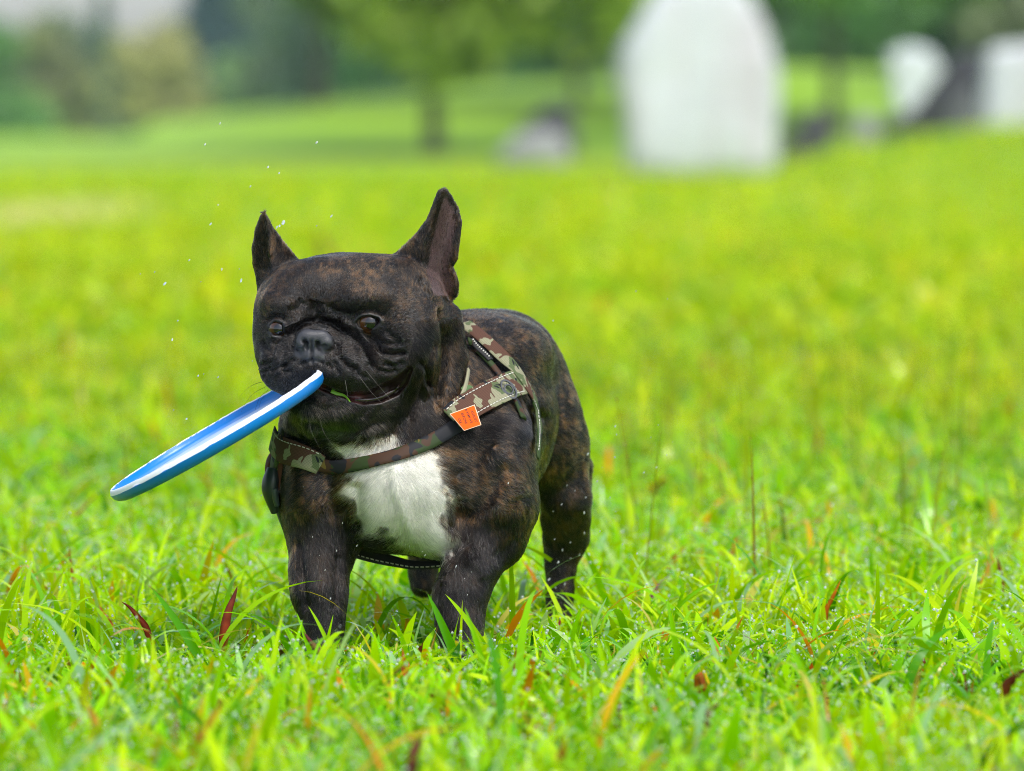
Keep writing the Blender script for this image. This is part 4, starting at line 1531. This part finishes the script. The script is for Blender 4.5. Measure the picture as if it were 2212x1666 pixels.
def build_grass():
    parts = []
    Cn, wn = zone(108000, 4.0, 6.9, 1.22, 1.0, 0.95, 4, 'near', parts, 0.06)
    Cm, wm_ = zone(52000, 6.9, 12.0, 1.25, 1.1, 1.35, 4, 'mid', parts, 0.03)
    zone(56000, 12.0, 24.0, 1.2, 1.25, 3.2, 3, 'far', parts, 0.03, 0.45)
    zone(26000, 22.0, 46.0, 1.15, 1.3, 5.5, 3, 'far', parts, 0.02, 0.35)
    long_blades(parts)
    stems(parts)
    special_blades(parts)
    Vs, Fs, Cs, o = [], [], [], 0
    for V, F, c in parts:
        Vs.append(V)
        Fs.append(F + o)
        Cs.append(c)
        o += len(V)
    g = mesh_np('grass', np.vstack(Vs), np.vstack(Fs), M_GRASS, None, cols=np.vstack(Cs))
    tag(g, 'bright green wet lawn grass with a few dry orange blades', 'grass', kind='stuff')
    # dew on the blades
    tpl = bmesh.new()
    bmesh.ops.create_icosphere(tpl, subdivisions=1, radius=1.0)
    tv = np.array([v.co[:] for v in tpl.verts])
    tf = np.array([[v.index for v in f.verts] for f in tpl.faces])
    tpl.free()
    VV, FF, k0 = [], [], 0
    for C, nb, nd in ((Cn, 9000, 3), (Cm, 4200, 2)):
        pz = np.clip(C[:, :, 2].max(1) - 0.018, 0, 0.05) + 1e-5
        ids = rng.choice(len(C), nb, replace=False, p=pz / pz.sum())
        for _ in range(nd):
            seg = C.shape[1] - 1
            t = rng.uniform(0.45, 1.0, nb) * seg
            i = np.minimum(t.astype(int), seg - 1)
            f = (t - i)[:, None]
            p = C[ids, i] * (1 - f) + C[ids, i + 1] * f
            r = 0.00055 + 0.0013 * rng.random(nb) ** 3
            p = p + np.stack([rng.normal(0, 0.0012, nb), rng.normal(0, 0.0012, nb), r * 0.7], -1)
            VV.append((p[:, None] + tv[None] * r[:, None, None]).reshape(-1, 3))
            FF.append((tf[None] + (k0 + np.arange(nb) * len(tv))[:, None, None]).reshape(-1, 3))
            k0 += nb * len(tv)
    d = mesh_np('dew', np.vstack(VV), np.vstack(FF), M_WATER, None)
    tag(d, 'tiny clear dew drops clinging to the grass blades', 'dew', kind='stuff')


def dry_leaf(label, pts, wpx, col, tip=None):
    """one withered blade, from its foot up (photo px)"""
    (bu, bv) = pts[0]
    y = float(ground_y(bv, 0.035)) - 0.01
    pts = [(bu + (bu - pts[1][0]) * 0.4, bv + 55)] + list(pts)
    Q = catmull(pts, 14)
    Cc = np.array([Pw(u, v, (y - 0.006 * i / 13) / S0) for i, (u, v) in enumerate(Q)])
    tt = np.linspace(0, 1, 14)
    prof = np.minimum(1, 0.55 + 1.4 * tt) * (1 - tt ** 3) + 0.03
    T = np.gradient(Cc, axis=0)
    T /= np.linalg.norm(T, axis=1)[:, None]
    sd_ = np.cross(T, [0.2, -0.9, 0.35])
    sd_ /= np.linalg.norm(sd_, axis=1)[:, None]
    nn_ = np.cross(sd_, T)
    hwid = (wpx * S0 * 0.5 * prof)[:, None]
    V = np.stack([Cc - sd_ * hwid, Cc - nn_ * hwid * 0.5, Cc + sd_ * hwid, Cc - nn_ * hwid * 0.42 + 0 * sd_], 1)
    V[:, 3] = Cc + nn_ * 0.0003
    V = V.reshape(-1, 3)
    F = []
    for k in range(13):
        for a, b in ((0, 1), (1, 2), (2, 3), (3, 0)):
            F.append((4 * k + a, 4 * k + b, 4 * k + 4 + b, 4 * k + 4 + a))
    c0, c1 = np.array(col), np.array(tip or col)
    cols = np.repeat((c0 + (c1 - c0) * tt[:, None]) * (0.75 + 0.5 * rng.random((14, 1))), 4, 0)
    o = mesh_np('dry_leaf', V, np.array(F), M_GRASS, None, cols=cols)
    tag(o, label, 'leaf', group='dry leaves standing in the grass')


def build_dry_leaves():
    red, orange, wine, straw = (0.36, 0.05, 0.02), (0.66, 0.20, 0.012), (0.22, 0.032, 0.045), (0.58, 0.36, 0.05)
    dry_leaf('upright rusty red leaf in the grass in front of the flying disc', [(484, 1372), (492, 1325), (505, 1290), (513, 1266)], 22, (0.50, 0.075, 0.015), (0.26, 0.06, 0.05))
    dry_leaf('bent reddish brown leaf lying beside the upright rusty red leaf', [(318, 1362), (300, 1335), (280, 1312), (262, 1300)], 16, red)
    dry_leaf('wine red leaf under the paw of the straight foreleg', [(694, 1416), (680, 1398), (664, 1378), (656, 1364)], 17, wine, (0.20, 0.05, 0.06))
    dry_leaf('slim orange brown leaf standing below the tip of the flying disc', [(156, 1262), (155, 1230), (150, 1195), (149, 1178)], 10, (0.36, 0.11, 0.015))
    dry_leaf('large blurred orange yellow leaf at the front edge of the lawn', [(424, 1622), (440, 1590), (462, 1550), (480, 1516)], 24, (0.60, 0.24, 0.012), (0.50, 0.32, 0.03))
    dry_leaf('blurred straw yellow leaf bent over near the corner of the lawn', [(212, 1594), (206, 1560), (192, 1530), (178, 1516)], 20, straw, (0.55, 0.28, 0.02))
    dry_leaf('orange leaf with a burnt wine red tip below the hind paw', [(1510, 1458), (1520, 1482), (1532, 1505), (1541, 1520)], 18, orange, (0.30, 0.05, 0.02))
    dry_leaf('short wine brown leaf touching the tip of an orange leaf', [(1530, 1538), (1542, 1528), (1560, 1518)], 12, (0.16, 0.04, 0.045))
    dry_leaf('twisted orange leaf rising among the dewy blades beside the dog', [(1785, 1318), (1795, 1298), (1806, 1275), (1817, 1252)], 12, (0.50, 0.10, 0.012), orange)
    dry_leaf('dark red leaf hanging from a stem in the dewy grass', [(1982, 1398), (1992, 1420), (2000, 1440), (1996, 1456)], 11, red)
    dry_leaf('broad brown red leaf cut off by the edge of the picture', [(2172, 1486), (2188, 1468), (2206, 1452), (2222, 1446)], 22, (0.24, 0.06, 0.012), (0.15, 0.03, 0.012))
    dry_leaf('blurred dull pink leaf at the very front of the lawn', [(890, 1640), (900, 1612), (915, 1590)], 22, (0.26, 0.08, 0.07))
    dry_leaf('blurred deep red leaf at the very front of the lawn', [(1205, 1650), (1215, 1625), (1222, 1590)], 16, (0.36, 0.06, 0.01))
    dry_leaf('long thin pale orange stalk standing in front of the bent foreleg', [(1112, 1430), (1116, 1405), (1126, 1380), (1134, 1368)], 6, (0.45, 0.16, 0.02))


# =================================================================== WATER DROPS IN THE AIR
def build_drops():
    me = drop_mesh('water_drop', M_WATER, 2)
    head = [(443, 312, 5), (684, 308, 4), (579, 361, 5), (603, 374, 3), (541, 403, 4), (471, 443, 3), (455, 484, 3), (612, 481, 6), (598, 491, 4), (604, 488, 4), (716, 467, 4), (684, 488, 3), (475, 267, 3),
            (356, 613, 4), (334, 588, 2), (409, 562, 4), (434, 609, 3), (479, 582, 3), (521, 606, 6), (517, 581, 3), (303, 592, 2), (384, 693, 4), (372, 734, 3), (430, 738, 2), (428, 812, 3), (471, 815, 3), (375, 886, 3), (440, 808, 2), (545, 780, 3), (403, 905, 4), (565, 1070, 3)]
    rear = [(1195, 693, 5), (1374, 629, 4), (1442, 646, 3), (1268, 948, 3), (1329, 921, 4), (1332, 939, 5), (1270, 981, 5), (1328, 988, 5), (1406, 945, 3), (1422, 918, 3), (1440, 983, 4), (1225, 1049, 5), (1242, 1060, 4), (1213, 1090, 4), (1195, 1105, 4),
            (1262, 1108, 5), (1198, 1165, 6), (1232, 1172, 4), (1215, 1188, 5), (1262, 1152, 4), (1206, 1215, 7), (1233, 1206, 5), (1252, 1198, 4), (1296, 1148, 4), (1330, 1105, 3), (1345, 1176, 4), (1376, 1196, 5), (1391, 1021, 4), (1418, 1010, 4), (1453, 955, 3), (1301, 1010, 3), (1290, 1040, 4), (1750, 770, 3), (1186, 1252, 6), (1200, 1270, 5), (1220, 1262, 5), (1250, 1268, 5), (1265, 1075, 4), (1318, 1075, 4)]
    legs = [(771, 1179, 6), (727, 1190, 4), (800, 1206, 3), (702, 1232, 4), (714, 1293, 8), (690, 1200, 3), (675, 1160, 3), (740, 1130, 3), (918, 1200, 5), (913, 1192, 4), (920, 1222, 4), (985, 1224, 5), (1003, 1250, 4), (1010, 1285, 4), (1018, 1236, 3), (950, 1227, 4), (1098, 1044, 6), (655, 1052, 3), (700, 1062, 3), (884, 1180, 4), (1032, 1300, 3)]
    for lst, lab, grp, w in ((head, 'small clear water drop in the air around the head of the dog', 'water drops flying around the head of the dog', None),
                             (rear, 'small clear water drop thrown up in the air beside the hind leg', 'water drops thrown up beside the hind leg', None),
                             (legs, 'small clear water drop in front of the forelegs and chest', 'water drops in front of the forelegs', -1)):
        for (u, v, r) in lst:
            o = bpy.data.objects.new('water_drop', me)
            link(o)
            dd = random.uniform(20, 230) if w is None else 0
            if lst is rear:
                dd = random.uniform(350, 620)
            if w == -1:
                l, nn = hit(u, v)
                dd = float(uvw(np.array(l))[2]) - random.uniform(14, 40)
            elif lst is rear and u < 1290:
                l, nn = hit(u, v, 600)
                dd = float(uvw(np.array(l))[2]) - random.uniform(30, 80)
            o.location = Pw(u, v, dd)
            s_ = r * S0 * random.uniform(0.6, 1.15) * (0.29 if lst is not head else 0.5)
            o.scale = (s_ * random.uniform(0.85, 1.1), s_, s_ * random.uniform(1.2, 2.6))
            o.rotation_euler = (0, random.uniform(0.2, 0.8), 0)
            tag(o, lab, 'water drop', grp)


# =================================================================== STONES
def stone_mat(name, c0, c1, rough=0.85, streak=None):
    m = NT(name)
    co = m.coord('Object')
    n1 = m.noise(2.2, 6, 0.65, co)
    n2 = m.noise(24, 5, 0.7, co)
    c = m.ramp(n1, [(0.3, c0), (0.7, c1)])
    c = m.mix(0.25, c, m.ramp(n2, [(0.35, tuple(x * 0.6 for x in c0)), (0.65, c1)]))
    if streak:
        c = m.mix(m.ramp(m.noise(2.4, 2, 0.5, m.coord('Object', (1.6, 1.6, 0.22))), [(0.52, (0, 0, 0)), (0.68, (0.55, 0.55, 0.55))]), c, streak)
    m.l(c, m.b.inputs['Base Color'])
    m.set(Roughness=rough)
    m.bump(n2, 0.5, 0.01)
    return m.m


def stone(name, outline, D, thick, mat, label, cat='stone', yaw=0.0, rough=0.03, group=None):
    """a block of stone: outline as seen (photo px) at distance D, own thickness, rounded arrises and a rough face"""
    w = (D - CAM_D) / S0
    ol = np.array(outline, float)
    c2 = ol.mean(0)
    base_v = ol[:, 1].max()
    org = Pw(c2[0], base_v, w)
    # resample the outline
    cl = np.vstack([ol, ol[:1]])
    L = np.concatenate([[0], np.cumsum(np.hypot(*np.diff(cl, axis=0).T))])
    q = np.linspace(0, L[-1], 73)[:-1]
    rs = np.stack([np.interp(q, L, cl[:, 0]), np.interp(q, L, cl[:, 1])], -1)
    for _ in range(2):
        rs = (np.roll(rs, 1, 0) + 2 * rs + np.roll(rs, -1, 0)) / 4
    lay = [(-0.5, 0.0), (-0.5, 0.45), (-0.5, 0.80), (-0.44, 0.94), (-0.25, 0.99), (0.0, 1.0), (0.25, 0.98), (0.44, 0.93), (0.5, 0.80), (0.5, 0.45), (0.5, 0.0)]
    V = []
    for dz, sc in lay:
        pts = c2 + (rs - c2) * max(sc, 0.02)
        P = Pw(pts[:, 0], pts[:, 1], w) - org
        P[:, 1] = dz * thick
        V.append(P)
    V = np.array(V).reshape(-1, 3)
    nz = (vnoise(V + org, 2.4, 201) - 0.5) * 2.6 * rough + (vnoise(V + org, 9, 202) - 0.5) * rough
    cen = np.array([0, 0, V[:, 2].mean()])
    d = V - cen
    V = V + d / (np.linalg.norm(d, axis=1)[:, None] + 1e-6) * nz[:, None]
    n = 72
    F = [(i * n + k, i * n + (k + 1) % n, (i + 1) * n + (k + 1) % n, (i + 1) * n + k) for i in range(len(lay) - 1) for k in range(n)]
    o = mesh_np(name, V, np.array(F), mat)
    o.location = org
    o.rotation_euler = (0, 0, yaw)
    o.location.z -= 0.02
    tag(o, label, cat, group)
    return o


def build_stones():
    wht = stone_mat('white_marble', (0.50, 0.52, 0.565), (0.66, 0.675, 0.72), streak=(0.46, 0.39, 0.44))
    gry = stone_mat('grey_granite', (0.22, 0.22, 0.235), (0.38, 0.375, 0.385))
    drk = stone_mat('dark_basalt', (0.035, 0.038, 0.040), (0.085, 0.085, 0.09))
    pal = stone_mat('pale_stone', (0.55, 0.58, 0.62), (0.72, 0.74, 0.78))
    stone('standing_stone', [(1352, 374), (1338, 250), (1334, 130), (1344, 92), (1366, 58), (1392, 8), (1416, -36), (1450, -64), (1570, -64), (1606, -36), (1640, 16), (1656, 60), (1672, 126), (1681, 230), (1678, 330), (1660, 380), (1632, 388), (1560, 376), (1450, 380)], 43.2, 0.45, wht,
          'tall white standing stone with sloping shoulders on the lawn', 'standing stone', 0.15)
    stone('low_boulder', [(1078, 352), (1086, 322), (1120, 292), (1172, 278), (1215, 292), (1232, 352)], 52, 0.5, gry, 'low pale grey boulder lying in front of the grass mound', 'boulder')
    stone('pointed_rock', [(1096, 322), (1130, 268), (1176, 226), (1214, 218), (1244, 240), (1252, 338)], 54, 0.4, drk, 'dark pointed rock leaning behind the low pale boulder', 'boulder')
    stone('dark_boulder', [(1686, 345), (1690, 300), (1722, 285), (1742, 240), (1768, 232), (1790, 262), (1796, 318), (1770, 340)], 50, 0.4, drk, 'dark rounded boulder just beside the tall white standing stone', 'boulder')
    stone('marker_stone', [(1846, 326), (1850, 262), (1868, 246), (1886, 258), (1892, 320)], 50, 0.25, gry, 'small pale grey marker stone between the dark boulder and dark slab', 'marker stone')
    stone('pale_block', [(1924, 190), (1918, 112), (1950, 96), (2012, 108), (2036, 150), (2020, 215), (1980, 262), (1938, 258)], 57, 0.4, pal, 'pale bluish white block leaning above the dark slab', 'stone block')
    stone('dark_slab', [(1886, 318), (1896, 270), (1972, 236), (2024, 162), (2074, 104), (2138, 118), (2148, 294)], 52, 0.45, stone_mat('slate', (0.030, 0.031, 0.036), (0.075, 0.075, 0.085)), 'dark slanting slab of slate on the bank beside the pale stones', 'stone slab')
    stone('grey_slab', [(2040, 296), (2046, 236), (2082, 186), (2110, 180), (2118, 294)], 51, 0.3, stone_mat('mid_grey_stone', (0.09, 0.092, 0.10), (0.16, 0.165, 0.175)), 'mid grey upright slab set against the dark slanting slab', 'stone slab')
    stone('white_slab', [(2118, 294), (2124, 180), (2130, 96), (2190, 84), (2260, 92), (2300, 150), (2300, 290)], 51.5, 0.4, wht, 'white stone slab on the bank cut off by the picture edge', 'stone slab')


# =================================================================== TREES
def leaf_mat():
    m = attr_mat('foliage', 0.55)
    a = [x for x in m.t.nodes if x.type == 'ATTRIBUTE'][0]
    tr = m.n('ShaderNodeBsdfTranslucent')
    m.l(a.outputs['Color'], tr.inputs[0])
    mx = m.n('ShaderNodeMixShader')
    mx.inputs[0].default_value = 0.3
    m.l(m.b.outputs[0], mx.inputs[1])
    m.l(tr.outputs[0], mx.inputs[2])
    m.l(mx.outputs[0], m.o.inputs[0])
    return m.m


M_LEAF = leaf_mat()
_b = NT('bark')
_b.l(_b.ramp(_b.noise(9, 6, 0.7, _b.coord('Object', (1, 1, 0.2))), [(0.3, (0.060, 0.058, 0.040)), (0.7, (0.160, 0.145, 0.105))]), _b.b.inputs['Base Color'])
_b.set(Roughness=0.9)
M_BARK = _b.m


def tree(name, u, D, label, height, radius, clear, trunk_r, col, n=3500, leaf=0.16, conifer=False, group=None, lobes=9, squash=1.0, droop=0.0):
    x = (u - 1106) / FPX * D
    y = D - CAM_D
    z0 = float(terrain(np.array([x]), np.array([y]))[0])
    root = empty(name, (x, y, z0))
    tag(root, label, 'tree', group)
    # trunk with limbs
    V, F = [], []

    def tube(pts, rs, k=9):
        i0 = len(V)
        for p, r in zip(pts, rs):
            for j in range(k):
                a = 2 * math.pi * j / k
                V.append((p[0] + math.cos(a) * r, p[1] + math.sin(a) * r, p[2]))
        for i in range(len(pts) - 1):
            for j in range(k):
                F.append((i0 + i * k + j, i0 + i * k + (j + 1) % k, i0 + (i + 1) * k + (j + 1) % k, i0 + (i + 1) * k + j))
    sway = rng.normal(0, 0.03 * height, (6, 2))
    ts = np.linspace(0, 1, 6)
    pts = [(sway[i, 0] * t * 0.6, sway[i, 1] * t * 0.6, -0.1 + t * height * 0.85) for i, t in enumerate(ts)]
    tube(pts, [trunk_r * (1.35 if i == 0 else 1.0) * (1 - 0.8 * t) for i, t in enumerate(ts)])
    for _ in range(6):
        a = rng.uniform(0, 2 * math.pi)
        t = rng.uniform(0.35, 0.75)
        p0 = np.array([0, 0, t * height * 0.85])
        p1 = p0 + np.array([math.cos(a), math.sin(a), 0.6]) * radius * 0.45
        p2 = p1 + np.array([math.cos(a), math.sin(a), 0.5]) * radius * 0.3
        tube([p0, p1, p2], [trunk_r * 0.35, trunk_r * 0.22, trunk_r * 0.08], 6)
    mesh_np('trunk', np.array(V), F, M_BARK, root)
    # crown of many small leaf cards gathered in clumps
    if conifer:
        tz = rng.random(n) ** 1.25
        rr = (1 - tz) * radius * np.sqrt(rng.uniform(0.2, 1, n)) * (0.75 + 0.25 * np.sin(tz * 40))
        a = rng.uniform(0, 2 * math.pi, n)
        P = np.stack([rr * np.cos(a), rr * np.sin(a), clear + tz * (height - clear)], -1)
    else:
        cz = (clear + height) / 2
        lc = rng.normal(0, 1, (lobes, 3))
        lc /= np.linalg.norm(lc, axis=1)[:, None]
        lc = lc * np.array([radius * 0.62, radius * 0.62, (height - clear) * 0.34]) + np.array([0, 0, cz])
        if group:
            lc[::2, 2] = clear + 0.25 * radius
        lr = rng.uniform(0.38, 0.62, lobes) * radius
        k = rng.integers(0, lobes, n)
        q = rng.normal(0, 1, (n, 3))
        q /= np.linalg.norm(q, axis=1)[:, None]
        q *= (rng.uniform(0.25, 1, n) ** 0.5)[:, None]
        P = lc[k] + q * lr[k][:, None] * np.array([1, 1, min(1.0, (height - clear) / (2 * radius)) * squash])
        P[:, 2] = np.maximum(P[:, 2], clear * (0.8 + 0.4 * rng.random(n)))
    cl = vnoise(P + x, 1.4 / max(radius, 0.6) * 2, 301)
    s = leaf * rng.uniform(0.6, 1.4, n)
    d1 = rng.normal(0, 1, (n, 3))
    d1 /= np.linalg.norm(d1, axis=1)[:, None]
    d2 = np.cross(d1, rng.normal(0, 1, (n, 3)))
    d2 /= np.linalg.norm(d2, axis=1)[:, None]
    a_, b_ = d1 * s[:, None], d2 * (s * 0.55)[:, None]
    LV = np.stack([P - a_, P + b_ * 0.9, P + a_, P - b_ * 0.9], 1).reshape(-1, 3)
    LF = np.arange(4 * n).reshape(n, 4)
    c = np.array(col) * (2.8 if group else 2.5) * (0.55 + 0.9 * cl[:, None]) * rng.uniform(0.8, 1.2, (n, 1))
    mesh_np('crown', LV, LF, M_LEAF, root, smooth=False, cols=np.repeat(c, 4, 0))
    return root


def build_trees():
    OL, MG, DG, BG, YG = (0.115, 0.165, 0.016), (0.070, 0.130, 0.030), (0.060, 0.115, 0.030), (0.030, 0.062, 0.052), (0.13, 0.145, 0.05)
    g = 'trees at the far end of the lawn'
    # nearer trees whose trunks show in front of and beside the mound
    tree('lawn_tree', 940, 60, 'tree with a straight dark trunk rising from the mound, crown overhead', 5.5, 2.6, 0.70, 0.09, (0.10, 0.145, 0.012), 7000, 0.16, lobes=12)
    tree('lawn_tree', 690, 78, 'tree with a slim trunk half hidden behind the mound edge', 6.0, 2.3, 1.0, 0.07, (0.085, 0.125, 0.02), 5000, 0.18, lobes=10)
    tree('lawn_tree', 1250, 72, 'olive green tree behind the mound next to the standing stone', 6.0, 2.4, 0.75, 0.06, OL, 6000, 0.18, lobes=11)
    tree('lawn_tree', 1800, 66, 'dark green spreading tree behind the stones on the bank', 6.5, 2.4, 0.85, 0.07, (0.070, 0.135, 0.020), 7000, 0.17, lobes=12)
    tree('lawn_tree', 2290, 74, 'tree with a pale crown at the picture edge behind the slabs', 6.0, 1.7, 1.2, 0.06, (0.075, 0.12, 0.02), 3500, 0.17, lobes=9)
    tree('lawn_tree', 1520, 80, 'deep green tree directly behind the tall standing stone', 6.5, 2.4, 1.0, 0.11, DG, 6000, 0.18, lobes=11)
    # wooded edge further back
    rows = [(-40, 215, 5.2, 2.4, DG, 0), (30, 205, 4.6, 2.0, (0.060, 0.13, 0.022), 0), (105, 212, 4.6, 1.9, YG, 0), (160, 230, 5.4, 2.0, (0.08, 0.11, 0.05), 0), (222, 226, 5.8, 1.5, (0.055, 0.10, 0.05), 1), (345, 208, 3.8, 1.9, (0.17, 0.17, 0.06), 0),
            (290, 228, 4.2, 1.9, (0.075, 0.115, 0.05), 0), (425, 224, 5.4, 1.7, BG, 1), (470, 212, 7.0, 2.1, BG, 1), (520, 222, 6.4, 2.1, (0.032, 0.066, 0.045), 1), (580, 200, 4.8, 2.4, (0.065, 0.11, 0.03), 0),
            (655, 180, 5.0, 2.2, (0.07, 0.10, 0.05), 0), (740, 170, 4.4, 2.2, (0.05, 0.085, 0.045), 0), (830, 160, 4.2, 2.2, (0.060, 0.13, 0.04), 0), (905, 150, 3.6, 2.0, (0.055, 0.125, 0.035), 0), (1010, 140, 3.8, 2.0, (0.04, 0.085, 0.045), 0), (1110, 135, 3.8, 2.0, (0.045, 0.10, 0.035), 0),
            (1230, 130, 3.8, 2.0, (0.05, 0.11, 0.03), 0), (1360, 128, 4.2, 2.2, (0.035, 0.08, 0.025), 0), (1700, 120, 4.2, 2.2, (0.05, 0.09, 0.03), 0), (1800, 118, 3.2, 1.7, (0.055, 0.10, 0.035), 0), (1905, 112, 3.6, 1.8, (0.04, 0.09, 0.02), 0), (2010, 116, 4.2, 2.0, (0.07, 0.14, 0.04), 0), (2230, 112, 4.6, 2.0, (0.10, 0.12, 0.06), 0)]
    words = ['dark green tree at the outer end of the far tree line', 'fresh green bush before the outer end of the far tree line', 'golden olive tree near the outer end of the far tree line', 'greyish green tree behind the golden olive one', 'narrow grey green conifer between the two golden trees', 'golden yellow rounded tree in the middle of the far tree line',
             'soft green tree behind the golden yellow rounded one', 'short blue green spruce beside the golden yellow tree', 'tallest blue green spruce of the far tree line', 'dark spruce just beyond the tallest spruce', 'mid green bushy tree where the mound begins',
             'grey green tree behind the slim trunk', 'shadowy green tree behind the low edge of the mound', 'bright green bush on the mound behind the slim trunk', 'bright green bush on the mound beside the straight dark trunk', 'bluish green bush on the mound past the straight dark trunk', 'green bush on the mound above the low pale boulder',
             'leafy green bush on the mound above the pointed rock', 'dark bush on the mound touching the outline of the standing stone', 'green bush behind the dark rounded boulder', 'small green bush behind the marker stone', 'dark green bush behind the pale bluish block', 'light green tree above the dark slanting slab', 'grey olive tree at the picture edge above the white slab']
    for (u, D, h, r, c, con), lab in zip(rows, words):
        h2 = h
        tree('spruce_tree' if con else 'park_tree', u, D, lab, h2, r, 0.1, 0.10, c, 3800, 0.24, bool(con), g, 12)



def build_wood():
    """the far wood that closes the lawn, one mass of foliage"""
    Vs, Cs = [], []
    for (u0, u1, D0, D1, hmin, hmax, n, col) in ((-600, 760, 236, 262, 3.3, 5.6, 21000, (0.040, 0.072, 0.062)), (600, 2900, 150, 168, 2.2, 4.2, 15000, (0.050, 0.092, 0.045))):
        D = rng.uniform(D0, D1, n)
        x = (rng.uniform(u0, u1, n) - 1106) / FPX * D
        z0 = terrain(x, D - CAM_D)
        top = hmin + (hmax - hmin) * vnoise(np.stack([x, x * 0, x * 0], -1), 0.55, 401)
        z = z0 + rng.random(n) ** 1.2 * top
        P = np.stack([x, D - CAM_D, z], -1)
        s_ = rng.uniform(0.15, 0.36, n)
        d1 = rng.normal(0, 1, (n, 3))
        d1 /= np.linalg.norm(d1, axis=1)[:, None]
        d2 = np.cross(d1, rng.normal(0, 1, (n, 3)))
        d2 /= np.linalg.norm(d2, axis=1)[:, None]
        a_, b_ = d1 * s_[:, None], d2 * (s_ * 0.6)[:, None]
        Vs.append(np.stack([P - a_, P + b_, P + a_, P - b_], 1).reshape(-1, 3))
        c = np.array(col) * (0.5 + vnoise(P, 0.7, 402)[:, None]) * rng.uniform(0.8, 1.2, (n, 1)) * 1.5
        Cs.append(np.repeat(c, 4, 0))
    V = np.vstack(Vs)
    o = mesh_np('woodland', V, np.arange(len(V)).reshape(-1, 4), M_LEAF, smooth=False, cols=np.vstack(Cs))
    tag(o, 'dark misty wood closing off the far side of the lawn', 'wood', kind='stuff')


def build_haze():
    x, y0, y1, z0, z1 = 205, -62, 425, -2.2, 9.0
    V = [(sx * x, yy, zz) for zz in (z0, z1) for (sx, yy) in ((-1, y0), (1, y0), (1, y1), (-1, y1))]
    F = [(3, 2, 1, 0), (4, 5, 6, 7), (0, 1, 5, 4), (1, 2, 6, 5), (2, 3, 7, 6), (3, 0, 4, 7)]
    m = bpy.data.materials.new('haze')
    m.use_nodes = True
    t = m.node_tree
    t.nodes.remove(t.nodes['Principled BSDF'])
    v = t.nodes.new('ShaderNodeVolumePrincipled')
    v.inputs['Color'].default_value = (0.66, 0.82, 1.0, 1)
    v.inputs['Density'].default_value = 0.0004
    t.links.new(v.outputs[0], t.nodes['Material Output'].inputs['Volume'])
    o = mesh_np('haze', np.array(V, float), F, m, smooth=False)
    tag(o, 'thin damp haze over the lawn', 'haze', kind='stuff')


build_haze()
build_grass()
build_wood()
build_dry_leaves()
build_drops()
build_stones()
build_trees()
